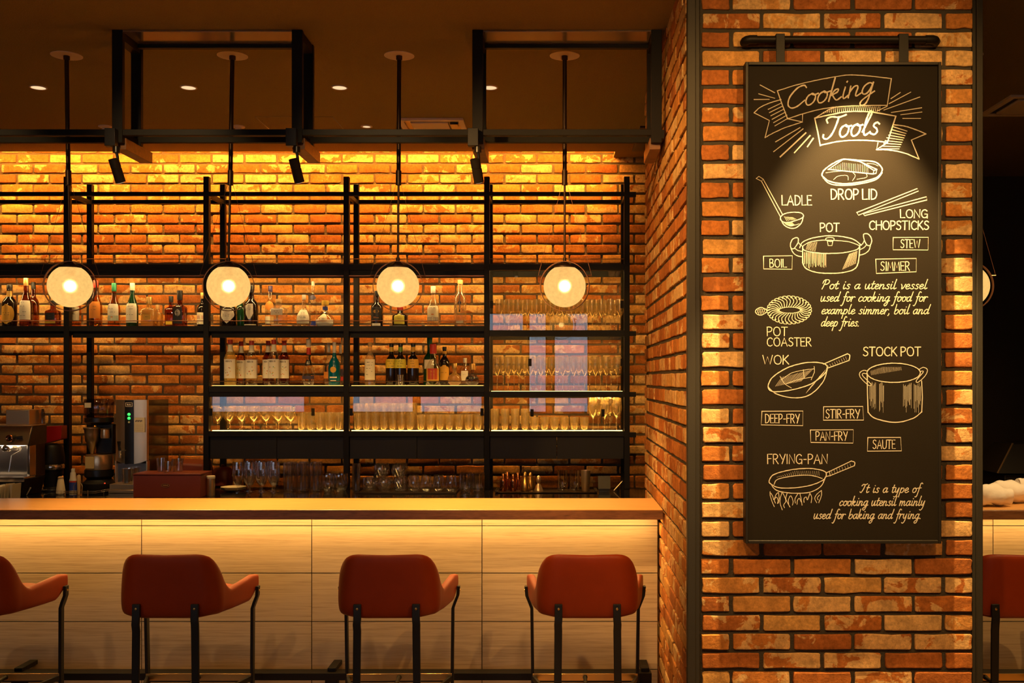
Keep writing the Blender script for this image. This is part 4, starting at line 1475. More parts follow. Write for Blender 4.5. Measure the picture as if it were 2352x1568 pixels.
# title ribbon
ck = Chalk(SIGN_Y - 0.0002)
ck.curve(b1((413, 583), (600, 525), (800, 480), (1000, 445), (1100, 440), (1250, 450), (1440, 472)), 2.6)
ck.line(b1((1440, 472), (1403, 715)), 2.6)
ck.curve(b1((1403, 712), (1200, 715), (1000, 722), (800, 748), (640, 790), (505, 835)), 2.6)
ck.line(b1((413, 583), (455, 700), (505, 835)), 2.6)
ck.curve(b1((447, 660), (350, 690), (260, 730), (203, 780)), 2.4)
ck.line(b1((203, 780), (342, 850), (303, 1003)), 2.4)
ck.curve(b1((303, 1003), (370, 965), (480, 915), (638, 862)), 2.4)
ck.line(b1((640, 790), (638, 862), (510, 835)), 2.4)
for i in range(6):
    ck.line(b1((330 + i * 12, 748 + 30 * i), (448 + i * 13, 692 + 27 * i)), 2.0)
for p in (((258, 530), (390, 600)), ((245, 610), (388, 648)), ((203, 660), (340, 660)), ((397, 1042), (618, 912)), ((380, 1130), (645, 925)), ((1435, 652), (1520, 597)),
          ((1420, 698), (1615, 593)), ((1372, 755), (1695, 637)), ((1440, 777), (1713, 735)), ((1525, 797), (1715, 772)), ((1543, 830), (1703, 830)), ((1310, 765), (1400, 722))):
    ck.line(b1(*p), 2.3)
for p in (((440, 1175), (670, 960)), ((568, 1138), (708, 985)), ((685, 1085), (737, 1010))):
    ck.line(b1(*p), 3.6)
ck.curve(b1((755, 825), (820, 785), (880, 750), (940, 728)), 2.6)
ck.curve(b1((750, 828), (900, 795), (1050, 770), (1250, 772), (1480, 810)), 3.4)
for i in range(29):
    x = 828 + i * 18
    yt = 724 if x > 930 else 724 + (930 - x) * 0.62
    ck.line(b1((x + 6, yt), (x, min(806 - i * 3.2, 775) if i < 12 else 765)), 1.7)
ck.line(b1((750, 828), (778, 960), (800, 1075)), 3.6)
ck.curve(b1((800, 1072), (950, 1040), (1100, 1027), (1250, 1030), (1405, 1045)), 3.4)
ck.line(b1((1480, 810), (1405, 1045)), 3.4)
ck.curve(b1((1460, 888), (1560, 900), (1660, 932), (1750, 970)), 3.0)
ck.line(b1((1750, 970), (1620, 1025), (1688, 1195)), 3.0)
ck.curve(b1((1688, 1195), (1550, 1140), (1420, 1115), (1305, 1112)), 3.0)
ck.line(b1((1318, 1050), (1305, 1112), (1400, 1048)), 3.0)
for i in range(9):
    ck.line(b1((1455 - i * 14, 905 + 25 * i), (1580 - i * 9, 945 + 20 * i)), 2.3)
ck.build('ribbon_drawing', sign)
# writing

def words(t, x0, x1, b_, h, font=UP, box=None, **k):
    ck = Chalk(SIGN_Y - 0.0004)
    ck.text(t, x0, x1, b_, h, font, **k)
    if box:
        ck.line(box, 2.2)
    ck.build('chalk_words', sign)


words('Cooking', 1805, 2012, 251, 26.5, TI, w=4.0, slant=0.20, rot=0.185, space=0.0)
words('Tools', 1891, 2022, 318, 27.5, TI, w=4.8, slant=0.18, rot=0.08, space=0.02)
for a in (('LADLE', 1796, 1864, 471, 22, 2.8), ('DROP LID', 1909, 2014, 457.5, 23, 3.4), ('LONG', 2068, 2130, 500, 18.5, 2.8), ('CHOPSTICKS', 1997, 2133, 527, 19.5, 3.0),
          ('POT', 1884, 1927, 532, 19.5, 3.0), ('POT', 1762, 1808, 771, 20, 2.5), ('COASTER', 1762, 1863, 794.5, 19, 2.5), ('WOK', 1752, 1811, 836, 20, 2.6),
          ('STOCK POT', 1983, 2114, 817, 20, 2.9), ('FRYING-PAN', 1763, 1900, 1064.5, 21.5, 2.5)):
    words(*a[:5], w=a[5])
for a in (('STEW', 2069, 2113, 569, 19, b2((1455, 412), (1772, 410), (1770, 525), (1455, 522), (1455, 412))), ('BOIL', 1768, 1806, 613.5, 18.5, b2((288, 580), (548, 576), (545, 698), (290, 695), (288, 580))),
          ('SIMMER', 2023, 2089, 621, 20, b2((1298, 608), (1665, 602), (1662, 720), (1304, 736), (1298, 608))), ('DEEP-FRY', 1758, 1836, 971, 20, b3((228, 537), (537, 534), (536, 644), (223, 638), (228, 537))),
          ('STIR-FRY', 1897, 1974, 960, 20, b3((692, 502), (986, 500), (992, 602), (690, 604), (692, 502))), ('PAN-FRY', 1874, 1946, 1011, 20, b3((592, 677), (914, 674), (912, 776), (596, 770), (592, 677))),
          ('SAUTE', 2005, 2056, 1030, 20, b3((1024, 734), (1270, 732), (1276, 833), (1020, 836), (1024, 734)))):
    words(*a[:5], box=a[5], w=2.3)
for a in (('Pot is a utensil vessel', 1887, 2131, 663.5), ('used for cooking food for', 1884, 2131, 692), ('example simmer, boil and', 1886, 2135, 721), ('deep fries.', 1885, 1975, 749),
          ('It is a type of', 1976, 2115, 1131), ('cooking utensil mainly', 1927, 2126, 1161), ('used for baking and frying.', 1868, 2117, 1191)):
    words(*a, 11.0, LO, w=2.5, slant=0.25, space=0.04)
# drop lid
ck = Chalk(SIGN_Y - 0.0002)
ck.curve(b1((815, 1335), (835, 1295), (900, 1245), (1000, 1200), (1150, 1208), (1290, 1222), (1350, 1270), (1352, 1312), (1300, 1365), (1150, 1405), (1000, 1418), (880, 1395), (825, 1355)), 3.6, True)
ck.curve(b1((818, 1350), (880, 1415), (1000, 1432), (1150, 1420), (1300, 1380), (1356, 1318)), 3.4)
ck.line(b1((870, 1290), (1010, 1195), (1150, 1215), (1310, 1290), (1300, 1325), (1270, 1330), (870, 1288)), 2.8)
ck.line(b1((1160, 1218), (1282, 1300), (1275, 1330)), 2.6)
ck.line(b1((1282, 1300), (1310, 1290)), 2.4)
for p in (((920, 1380), (960, 1350), (1040, 1345), (1050, 1385)), ((1090, 1315), (1115, 1345), (1090, 1390)), ((1215, 1330), (1215, 1360), (1130, 1378)), ((850, 1320), (920, 1310), (990, 1305)), ((1220, 1235), (1280, 1240), (1320, 1258))):
    ck.curve(b1(*p), 1.3)
for i in range(22):
    ck.line(b1((890 + i * 16, 1288 - min(i, 7) * 10 + i * 1.6), (884 + i * 16.4, 1290 + i * 1.7)), 0.9)
ck.build('drop_lid_drawing', sign)
# ladle
ck = Chalk(SIGN_Y - 0.0002)
ck.line([(1737, 410), (1743, 405), (1752.7, 411), (1748.9, 416), (1737, 410)], 2.0)
ck.line([(1748.9, 416), (1792, 497)], 2.2)
ck.line([(1752.7, 411), (1797, 492)], 2.2)
ck.curve(b2((440, 235), (470, 203), (540, 186), (620, 190), (648, 215), (630, 240), (560, 266), (490, 278), (450, 262)), 2.4, True)
ck.curve(b2((440, 240), (470, 295), (520, 326), (580, 325), (630, 280), (648, 215)), 2.6)
for i in range(9):
    ck.curve(b2((470 + i * 9, 275), (500 + i * 9, 300), (540 + i * 9, 312 - i * 3)), 0.9)
for i in range(7):
    ck.line(b2((475 + i * 12, 225 + i), (500 + i * 14, 262 - i * 2)), 0.9)
ck.build('ladle_drawing', sign)
# chopsticks
ck = Chalk(SIGN_Y - 0.0002)
ck.line([(1968, 488), (2107, 433), (2110, 438.5), (1971.5, 494), (1968, 488)], 2.6)
ck.line([(1983, 490.5), (2128, 451.5), (2129.5, 459), (1985.5, 495), (1983, 490.5)], 2.6)
ck.build('chopsticks_drawing', sign)
# pot
ck = Chalk(SIGN_Y - 0.0002)
ck.curve(b2((615, 505), (640, 455), (720, 420), (830, 400), (900, 397), (1000, 405), (1100, 430), (1168, 482)), 2.6)
ck.curve(b2((640, 490), (660, 530), (780, 552), (890, 556), (1020, 548), (1130, 520), (1158, 480)), 2.6)
ck.curve(b2((645, 488), (700, 455), (800, 438), (900, 438), (1050, 450), (1148, 484)), 2.0)
ck.line(b2((640, 500), (640, 640)), 2.8)
ck.curve(b2((640, 640), (670, 690), (760, 725), (880, 735), (1000, 728), (1100, 700), (1140, 640), (1155, 500)), 2.8)
ck.curve(b2((850, 435), (855, 418), (890, 412), (922, 420), (918, 440), (890, 448)), 2.0, True)
ck.line(b2((865, 445), (870, 485), (905, 485), (912, 445)), 2.0)
ck.curve(b2((575, 415), (600, 420), (598, 460), (565, 510), (540, 510), (530, 480), (545, 435)), 2.3, True)
ck.curve(b2((535, 510), (560, 555), (600, 580), (640, 585)), 2.3)
ck.curve(b2((570, 510), (600, 530), (640, 538)), 2.0)
ck.curve(b2((600, 450), (612, 470), (630, 485)), 2.0)
ck.curve(b2((1190, 385), (1225, 380), (1255, 410), (1262, 450), (1245, 485), (1215, 475), (1195, 430)), 2.5, True)
ck.curve(b2((1250, 490), (1235, 530), (1195, 560), (1158, 570)), 2.4)
ck.curve(b2((1215, 480), (1190, 505), (1160, 520)), 2.0)
ck.curve(b2((1195, 440), (1180, 470), (1150, 487)), 2.0)
for i in range(24):
    x = 655 + i * 8.5
    ck.line(b2((x, 545 + i * 0.6), (x + ck.r.uniform(-4, 4), ck.r.uniform(640, 705) - i)), 0.9)
for i in range(14):
    ck.line(b2((1060 + i * 5.5, 560 - i * 2), (1000 + i * 9, 700 - i * 4)), 0.6)
for i in range(10):
    ck.line(b2((670 + i * 9, 520 + i * 2), (690 + i * 9, 460 - i)), 0.6)
ck.build('pot_drawing', sign)
# pot coaster
ck = Chalk(SIGN_Y - 0.0002)
for i in range(30):
    a = 2 * PI * i / 30
    ca, sa = math.cos(a), math.sin(a)
    o_ = (520 + 195 * ca, 1065 + 122 * sa)
    i_ = (525 + 98 * ca, 1066 + 32 * sa)
    mid = (522 + 150 * math.cos(a + .16), 1065 + 82 * math.sin(a + .16))
    ck.curve(b2(i_, mid, o_, (520 + 200 * math.cos(a + .14), 1065 + 126 * math.sin(a + .14)), (520 + 180 * math.cos(a + .2), 1065 + 108 * math.sin(a + .2))), 1.9)
ck.curve(b2(*[(525 + 95 * math.cos(k * PI / 6), 1066 + 27 * math.sin(k * PI / 6)) for k in range(12)]), 1.7, True)
ck.curve(b2((320, 1075), (270, 1042), (225, 1060), (218, 1090), (265, 1112)), 2.2, True)
for i in range(4):
    ck.line(b2((232 + i * 20, 1060 - i * 2), (250 + i * 18, 1108 - i * 5)), 1.0)
    ck.line(b2((250 + i * 18, 1050), (226 + i * 18, 1098 + i * 2)), 1.0)
ck.build('pot_coaster_drawing', sign)
# wok
ck = Chalk(SIGN_Y - 0.0002)
ck.curve(b3((275, 350), (310, 280), (420, 210), (540, 175), (640, 170), (705, 185), (718, 215), (690, 265), (600, 330), (480, 370), (370, 388), (300, 385)), 2.8, True)
ck.curve(b3((280, 360), (330, 402), (430, 432), (540, 430), (620, 390), (690, 310), (718, 225)), 2.6)
ck.line(b3((690, 183), (870, 105)), 2.6)
ck.curve(b3((870, 105), (888, 118), (882, 155)), 2.6)
ck.line(b3((882, 155), (715, 215)), 2.6)
for p in (((375, 300), (450, 250), (540, 228), (620, 218)), ((410, 330), (500, 300), (600, 280)), ((540, 225), (542, 255), (546, 285)), ((620, 200), (622, 240), (598, 300)), ((365, 275), (400, 330), (450, 362))):
    ck.curve(b3(*p), 1.5)
for i in range(20):
    ck.line(b3((330 + i * 10, 350 - i * 2), (380 + i * 12, 280 - i * 3)), 0.6)
for i in range(16):
    ck.line(b3((560 + i * 8, 400 - i * 9), (600 + i * 7, 345 - i * 8)), 0.6)
for i in range(9):
    ck.line(b3((720 + i * 17, 190 - i * 8), (730 + i * 17, 205 - i * 7)), 0.6)
ck.build('wok_drawing', sign)
# stockpot
ck = Chalk(SIGN_Y - 0.0002)
ck.curve(b3(*[(1217 + 200 * math.cos(k * PI / 8), 248 + 72 * math.sin(k * PI / 8)) for k in range(16)]), 2.6, True)
ck.line(b3((1018, 255), (1020, 400), (1026, 545)), 2.8)
ck.line(b3((1427, 310), (1432, 430), (1428, 540)), 2.8)
ck.curve(b3((1026, 545), (1080, 590), (1230, 620), (1360, 590), (1428, 540)), 2.8)
ck.curve(b3((1020, 235), (990, 230), (962, 250), (970, 285), (1030, 342), (1046, 332), (985, 270), (990, 252), (1020, 258)), 2.0)
ck.curve(b3((1410, 222), (1440, 207), (1470, 225), (1455, 268), (1402, 318), (1388, 305), (1440, 240), (1412, 238)), 2.0)
for i in range(26):
    ck.line(b3((1045 + i * 9, 235 - min(i, 10) * 3), (1050 + i * 9, 265 - i * 1.5)), 0.6)
for (xa_, n_) in ((1038, 9), (1110, 7), (1290, 12), (1370, 10)):
    for i in range(n_):
        ck.line(b3((xa_ + i * 5.5, 325 + ck.r.uniform(-8, 30)), (xa_ + i * 5.5, 560 - ck.r.uniform(0, 120))), 0.55)
ck.build('stockpot_drawing', sign)
# frying pan on flames
ck = Chalk(SIGN_Y - 0.0002)
ck.curve(b3((283, 1060), (320, 1010), (450, 975), (580, 965), (680, 980), (712, 1005), (690, 1050), (600, 1090), (480, 1110), (360, 1110), (300, 1085)), 2.6, True)
ck.curve(b3((320, 1085), (350, 1045), (480, 1020), (600, 1018), (680, 1040)), 2.0)
ck.curve(b3((290, 1075), (340, 1130), (450, 1150), (580, 1145), (670, 1100), (705, 1030)), 2.3)
ck.line(b3((710, 998), (740, 985), (900, 910)), 2.3)
ck.curve(b3((900, 910), (925, 920), (922, 945)), 2.3)
ck.line(b3((922, 945), (740, 1020), (708, 1026)), 2.3)
ck.line(b3((735, 985), (742, 1020)), 2.0)
for i in range(22):
    ck.line(b3((340 + i * 15, 1030 - min(i, 9) * 5), (352 + i * 14.5, 1022 - min(i, 9) * 1 + 6)), 0.6)
for i in range(8):
    ck.line(b3((750 + i * 20, 985 - i * 8), (756 + i * 20, 1008 - i * 8)), 0.6)
for p in (((290, 1140), (292, 1170), (305, 1215), (322, 1252)), ((296, 1150), (312, 1180), (318, 1200), (335, 1160), (352, 1145)), ((330, 1225), (322, 1200), (338, 1180), (350, 1205), (345, 1228)), ((352, 1145), (358, 1190), (352, 1225)),
          ((380, 1145), (366, 1190), (366, 1230), (382, 1275)), ((385, 1150), (400, 1180), (408, 1210), (392, 1240), (398, 1260)), ((418, 1150), (408, 1190), (425, 1230), (440, 1255)), ((430, 1240), (428, 1200), (445, 1170), (462, 1210), (458, 1240)),
          ((480, 1225), (478, 1190), (508, 1150), (522, 1190), (530, 1240)), ((492, 1235), (495, 1205), (510, 1190), (522, 1215)), ((545, 1220), (545, 1190), (562, 1180), (570, 1200), (588, 1150)), ((588, 1150), (602, 1180), (598, 1222)),
          ((675, 1130), (640, 1160), (625, 1190), (640, 1222)), ((675, 1130), (675, 1170), (655, 1222)), ((650, 1200), (645, 1185), (660, 1165))):
    ck.curve(b3(*p), 1.8)
ck.build('frying_pan_drawing', sign)

# pipe the board hangs from
RY_ = SIGN_Y + 0.014
t = thing('hanging_rail', 'black pipe rail on the brick pillar carrying the chalkboard', 'rail', (PX(1930, RY_), RY_, PZ(91, RY_)))
pl, pr = PX(1712, RY_) - t.location.x, PX(2152, RY_) - t.location.x
part(MB().tube([(pl + 0.012, 0, 0), (pr - 0.012, 0, 0)], 0.0145, 18), 'pipe', M['black_steel'], t)
for s, x in ((1, pl), (-1, pr)):
    part(MB().tube([(x + s * .045, 0, 0), (x + s * .018, 0, 0), (x + s * .006, .004, -.002), (x, .012, -.003), (x, .026, -.004)], [0.0175, 0.0175, 0.018, 0.0175, 0.0175], 16), 'elbow', M['black_steel'], t)
    part(MB().tube([(x, .052, -.006), (x, .0595, -.006)], 0.029, 22), 'wall_flange', M['black_steel'], t)


# ------------------------------------------------------------------ bottles
def label_patch(mb, c, rfun, z0, z1, a, kind, seg=12, off=0.0007):
    """label lying on the front of a bottle; rfun(z) -> (radius, squareness, depth scale); a half-angle"""
    v, f = [], []
    nz = 8

    def pt(th, z, o=off):
        r, n, sy = rfun(z)
        ang = -PI / 2 + th
        ca, sa = math.cos(ang), math.sin(ang)
        q = r / ((abs(ca) ** n + abs(sa) ** n) ** (1.0 / n)) if n > 2 else r
        return (c[0] + (q + o) * ca, c[1] + (q * sy + o) * sa, c[2] + z)

    for i in range(nz + 1):
        for k in range(seg + 1):
            u, w = -1 + 2 * k / seg, -1 + 2 * i / nz
            if kind == 'oval':
                uu = u * math.sqrt(max(0.0, 1 - w * w * 0.98))
            elif kind == 'shield':
                uu = u * (1.0 if w > -0.3 else 1.0 - 0.75 * ((-0.3 - w) / 0.7))
            elif kind == 'drop':
                uu = u * (math.sqrt(max(0.0, 1 - (w - 0.1) ** 2 * 0.8)) if w > 0.1 else max(0.02, 1 - ((0.1 - w) / 1.1) ** 1.2))
            elif kind == 'arch':
                uu = u * (1.0 if w < 0.4 else math.sqrt(max(0.02, 1 - ((w - 0.4) / 0.62) ** 2)))
            else:
                uu = u
            v.append(pt(a * uu, (z0 + z1) / 2 + (z1 - z0) / 2 * w))
    for i in range(nz):
        for k in range(seg):
            p = i * (seg + 1) + k
            f.append((p, p + 1, p + seg + 2, p + seg + 1))
    mb.add(v, f)
    return pt


FONT5 = {'B': ['11.', '1.1', '11.', '1.1', '11.'], 'O': ['111', '1.1', '1.1', '1.1', '111'], 'L': ['1..', '1..', '1..', '1..', '111'], 'S': ['.11', '1..', '.1.', '..1', '11.'],
         'M': ['1.1', '111', '111', '1.1', '1.1'], 'N': ['11.', '1.1', '1.1', '1.1', '1.1'], 'I': ['.1.', '.1.', '.1.', '.1.', '.1.'], '1': ['.1.', '11.', '.1.', '.1.', '111'], '2': ['11.', '..1', '.1.', '1..', '111']}


def word(mb, pt, txt, th0, th1, z0, z1, off=0.0013):
    n = len(txt) * 4 - 1
    dt, dz = (th1 - th0) / n, (z1 - z0) / 5
    for i, c in enumerate(txt):
        for r, row in enumerate(FONT5[c]):
            for k, q in enumerate(row):
                if q == '1':
                    a0, b0 = th0 + (i * 4 + k) * dt, z1 - (r + 1) * dz
                    mb.add([pt(a0, b0, off), pt(a0 + dt, b0, off), pt(a0 + dt, b0 + dz, off), pt(a0, b0 + dz, off)], [(0, 1, 2, 3)])


PROFILES = {
    # fractions of the glass height: (z, radius fraction, squareness)
    'round': [(0, .90), (.012, .98), (.03, 1), (.58, 1), (.64, .96), (.70, .78), (.76, .50), (.80, .40), (1, .36)],
    'syrup': [(0, .90), (.01, .98), (.03, 1), (.60, 1), (.63, 1.02), (.66, 1), (.74, .72), (.82, .46), (.88, .40), (1, .36)],
    'wine': [(0, .90), (.012, .98), (.03, 1), (.60, 1), (.67, .95), (.74, .68), (.79, .42), (.83, .38), (1, .36)],
    'slope': [(0, .88), (.012, .97), (.03, 1), (.48, 1), (.55, .96), (.68, .70), (.80, .44), (.88, .38), (1, .36)],
    'square': [(0, .86, 5), (.015, .97, 6), (.03, 1, 6), (.66, 1, 6), (.72, .92, 5), (.77, .60, 3), (.80, .42, 2), (1, .38, 2)],
    'squat': [(0, .88, 5), (.015, .98, 6), (.03, 1, 6), (.70, 1, 6), (.76, .90, 4), (.80, .50, 2), (.83, .40, 2), (1, .36, 2)],
    'decanter': [(0, .70), (.015, .80), (.12, .98), (.25, 1), (.40, .92), (.55, .62), (.64, .36), (.70, .28), (1, .24)],
    'ball': [(0, .45), (.01, .52), (.12, .84), (.30, 1), (.48, .90), (.60, .62), (.66, .36), (.70, .30), (1, .28)],
    'slim': [(0, .92), (.01, 1), (.66, 1), (.72, .86), (.78, .52), (.82, .40), (1, .38)],
    'pear': [(0, .62), (.015, .70), (.10, .92), (.22, 1), (.34, .92), (.50, .62), (.62, .40), (.75, .34), (1, .30)],
    'bullet': [(0, .80), (.01, .88), (.05, .93), (.25, 1), (.55, 1), (.68, .88), (.78, .58), (.84, .36), (1, .26)],
}


def bottle(cx, wpx, top, zbase, Y, shape, glass_m, cap, cap_px, labels, label, neck=None, sy=1.0, group='bottles on the back bar', cap_r=1.12):
    sc = F / Y
    r = wpx / 2 / sc
    H = (zbase - E) and (PZ(top, Y) - zbase)
    hcap = cap_px / sc
    hg = H - hcap
    t = thing('bottle', label, 'bottle', (PX(cx, Y), Y, zbase), group=group)
    prof = PROFILES[shape]
    P = [(q[1] * r, q[0] * hg, q[2] if len(q) > 2 else 2) for q in prof]
    part(MB().lathe(P, 24, sy=sy), 'glass_body', M[glass_m], t)

    def rfun(z):
        for i in range(len(P) - 1):
            if P[i][1] <= z <= P[i + 1][1]:
                u = (z - P[i][1]) / (P[i + 1][1] - P[i][1] + 1e-9)
                return (P[i][0] * (1 - u) + P[i + 1][0] * u, P[i][2] if u < .5 else P[i + 1][2], sy)
        return (P[-1][0], 2, sy)

    rn = P[-1][0]
    rc = rn * cap_r
    if cap:
        part(MB().lathe([(rc * .98, hg - 0.006 if hcap > 0.02 else hg - 0.002, 2), (rc, hg + 0.001, 2), (rc, H - 0.002, 2), (rc * .93, H, 2)], 18), 'cap', M[cap], t)
    if neck:
        part(MB().lathe([(rfun(z_ * hg)[0] + 0.0008, z_ * hg) for z_ in [neck[1] + (neck[2] - neck[1]) * k / 5 for k in range(6)]], 18, sy=sy, capb=False, capt=False), 'neck_label', M[neck[0]], t)
    for lb in labels:
        kind, m, f0, f1, a = lb[:5]
        mb = MB()
        mb.use(M[m])
        pt = label_patch(mb, (0, 0, 0), rfun, f0 * hg, f1 * hg, a, kind)
        for ex in lb[5:]:
            if ex[0] == 'word':
                mb.use(M[ex[1]])
                word(mb, pt, ex[2], -ex[3], ex[3], ex[4] * hg, ex[5] * hg)
            elif ex[0] == 'fruit':
                rnd = random.Random(int(cx * 7))
                for m_ in ('l_lime', 'l_orange', 'l_red', 'l_green', 'l_amber'):
                    mb.use(M[m_])
                    for _ in range(2):
                        a0, z0 = rnd.uniform(-.5, .5) * a, (f0 + (f1 - f0) * rnd.uniform(.15, .62)) * hg
                        da, dz = 0.09, 0.0045
                        mb.add([pt(a0 - da, z0, .0012), pt(a0, z0 - dz, .0012), pt(a0 + da, z0, .0012), pt(a0, z0 + dz, .0012)], [(0, 1, 2, 3)])
            elif ex[0] == 'marks':
                rnd = random.Random(int(cx * 3))
                mb.use(M[ex[1]])
                for z_ in ex[2]:
                    for k in range(rnd.randint(4, 6)):
                        a0 = rnd.uniform(-.55, .35) * a
                        z0 = (f0 + (f1 - f0) * z_) * hg
                        mb.add([pt(a0, z0, .0012), pt(a0 + .13 * a, z0, .0012), pt(a0 + .13 * a, z0 + .0024, .0012), pt(a0, z0 + .0024, .0012)], [(0, 1, 2, 3)])
            elif ex[0] == 'disc':
                mb.use(M[ex[1]])
                n_ = 10
                z0 = (f0 + (f1 - f0) * ex[2]) * hg
                mb.add([pt(ex[3] * math.cos(2 * PI * k / n_), z0 + ex[4] * math.sin(2 * PI * k / n_), .0012) for k in range(n_)], [tuple(range(n_))])
        part(mb, 'label', None, t, angle=80)
    return t


YF, YR = 7.245, 7.37
s2, s3 = S2 + 0.0005, S3 + 0.0045
mk = lambda *z: ('marks', 'ink', z)
# top bottle shelf, from the espresso machine end
bottle(22, 32, 654, s2, YF, 'round', 'b_dark', 'c_black', 8, [('oval', 'l_amber', .06, .58, 1.1, mk(.45, .55))], 'dark squat bottle with a round orange label, at the open end of the shelf', neck=('c_gold', .78, .93))
bottle(60, 28, 637, s2, YF, 'slope', 'b_whisky', 'c_gold', 17, [('rect', 'l_white', .16, .62, 1.15, mk(.9, .7, .4, .2))], 'whisky bottle with gold cap and tall cream label, next to the globe')
bottle(77, 24, 648, s2, YR, 'round', 'b_whisky', 'c_black', 14, [], 'dark bottle half hidden behind the tall cream-labelled whisky bottle')
bottle(122, 29, 690, s2, YF, 'square', 'b_whisky', 'c_black', 10, [('rect', 'l_black', .30, .62, .62, mk(.3, .6)), ('rect', 'l_yellow', .14, .24, .7)], 'squat square bottle with black label and yellow band, below the first globe')
bottle(172, 27, 668, s2, YF, 'round', 'b_amber', 'c_gold', 10, [('rect', 'l_cream', .16, .62, 1.15, mk(.5, .7))], 'amber bottle with plain cream label peeping out under the first globe')
bottle(220, 28, 644, s2, YF, 'slope', 'b_amber', 'c_red', 14, [('rect', 'l_orange', .20, .62, 1.15, mk(.5, .7))], 'bottle with a broad orange label just past the first globe')
bottle(262, 27, 650, s2, YF, 'slope', 'b_amber', 'c_green', 17, [('rect', 'l_white', .16, .62, 1.15, mk(.7, .5)), ('rect', 'l_green', .16, .30, 1.16, ('disc', 'l_orange', .7, .2, .004))], 'bottle with a green cap and green-footed cream label')
bottle(304, 27, 650, s2, YF, 'slope', 'b_green', 'c_white', 15, [('rect', 'l_white', .10, .62, 1.15, mk(.85, .7, .4))], 'dark green bottle with white cap and tall cream label')
bottle(343, 32, 682, s2, YF, 'squat', 'b_gold', 'c_gold', 15, [('rect', 'l_amber', .28, .52, .5, mk(.5))], 'squat golden cut-glass bottle with gold cap')
bottle(362, 22, 700, s2, YR, 'squat', 'b_gold', 'c_cork', 8, [('oval', 'l_amber', .3, .6, .5)], 'golden bottle tucked behind the squat cut-glass one')
bottle(413, 29, 667, s2, YF, 'square', 'b_whisky', 'c_black', 20, [('rect', 'l_black', .10, .76, .62, mk(.8, .6, .4, .2)), ('oval', 'l_white', .36, .62, .4, mk(.5))], 'square whiskey bottle with black and white label and black cap')
bottle(393, 24, 680, s2, YR, 'square', 'b_whisky', 'c_black', 12, [('rect', 'l_yellow', .10, .25, .6)], 'amber bottle standing behind the square black-labelled whiskey')
bottle(465, 24, 672, s2, YR, 'wine', 'b_dark', 'c_gold', 12, [('rect', 'l_cream', .1, .5, 1.1), ('rect', 'l_red', .28, .40, 1.12)], 'dark bottle with a red banded label half behind the shelf post')
bottle(526, 36, 676, s2, YF, 'round', 'b_dark', 'c_black', 10, [('drop', 'l_white', .10, .62, 1.0, mk(.5, .6))], 'dark bottle with a white drop-shaped label under the second globe')
bottle(553, 22, 672, s2, YR, 'round', 'b_green', 'c_gold', 10, [], 'green bottle between the drop-label bottle and the tall dark one')
bottle(577, 32, 655, s2, YF, 'round', 'b_dark', 'c_black', 14, [('shield', 'l_white', .20, .64, .55, mk(.6, .7)), ('rect', 'l_cream', .03, .06, 1.0)], 'dark bottle with a narrow pennant-shaped white label beside the second globe')
bottle(621, 24, 656, s2, YR, 'round', 'b_clear', 'c_violet', 12, [('oval', 'l_orange', .46, .72, .9), ('rect', 'l_cream', .1, .3, .9)], 'clear bottle with dark violet cap and small orange label')
bottle(640, 35, 687, s2, YF, 'squat', 'b_pale', 'c_cork', 7, [('rect', 'l_white', .46, .72, .66, ('marks', 'ink', (.3, .6))), ('rect', 'l_cream', .04, .08, .6)], 'squat clear bottle with white upper label and brush marks')
bottle(698, 34, 677, s2, YF, 'decanter', 'b_pale', 'c_white', 9, [('rect', 'l_white', .10, .60, 1.0, mk(.75, .45, .4))], 'flask-shaped bottle with a big square cream label')
bottle(719, 18, 646, s2, YR, 'slim', 'b_clear', 'c_white', 8, [('oval', 'l_navy', .64, .76, 1.0), ('rect', 'l_blue', .04, .14, 1.0)], 'tall slim clear bottle with a dark round seal on its neck')
bottle(747, 43, 690, s2, YF, 'decanter', 'b_clear', 'c_yellow', 9, [('oval', 'l_cream', .16, .58, .42, mk(.4)), ('rect', 'l_white', .02, .30, 1.2)], 'round decanter with yellow stopper and blue collar', neck=('l_blue', .74, .90), cap_r=1.6)
bottle(866, 28, 668, s2, YF, 'round', 'b_dark', 'c_black', 10, [('arch', 'l_black', .20, .66, .95, ('disc', 'l_amber', .6, .5, .012), ('marks', 'l_orange', (.15, .2))), ('rect', 'l_white', .02, .10, .75)], 'dark bottle with an arched orange and black label beside the third globe')
bottle(919, 36, 700, s2, YF, 'round', 'b_dark', 'c_red', 10, [('arch', 'l_lime', .12, .70, .72, mk(.5)), ('rect', 'l_white', .0, .035, 1.1)], 'round-shouldered dark bottle with yellow label and red cap, under the third globe')
bottle(995, 28, 657, s2, YF, 'slope', 'b_pale', 'c_white', 14, [('rect', 'l_cream', .14, .60, 1.1, mk(.85), ('disc', 'l_orange', .45, .25, .004)), ('rect', 'l_navy', .15, .27, 1.12, ('marks', 'l_cream', (.5,)))], 'tall pale tequila bottle with cream label and dark band')
t = bottle(1057, 28, 643, s2, YF, 'slim', 'b_pale', 'c_cork', 8, [('rect', 'l_cream', .08, .14, .6)], 'tall ornate clear bottle with a sword emblem on its front')
b = MB().use(M['l_black'])
r_ = 14 / (F / YF)
for (z0, z1, w) in ((.10, .115, .004), (.115, .24, .0035)):
    b.box(-w, w, -r_ - .003, -r_ - .001, z0, z1)
b.use(M['l_cream']).box(-.0016, .0016, -r_ - .0045, -r_ - .003, .118, .235)
b.use(M['l_navy']).lathe([(0.014, -0.0015), (0.014, 0.0015)], 6, (0, 0, 0))
v0 = b.v[-12:]
b.v[-12:] = [(x, -r_ - 0.0025 + z, 0.165 + y) for x, y, z in v0]
part(b, 'emblem', None, t, smooth=False)

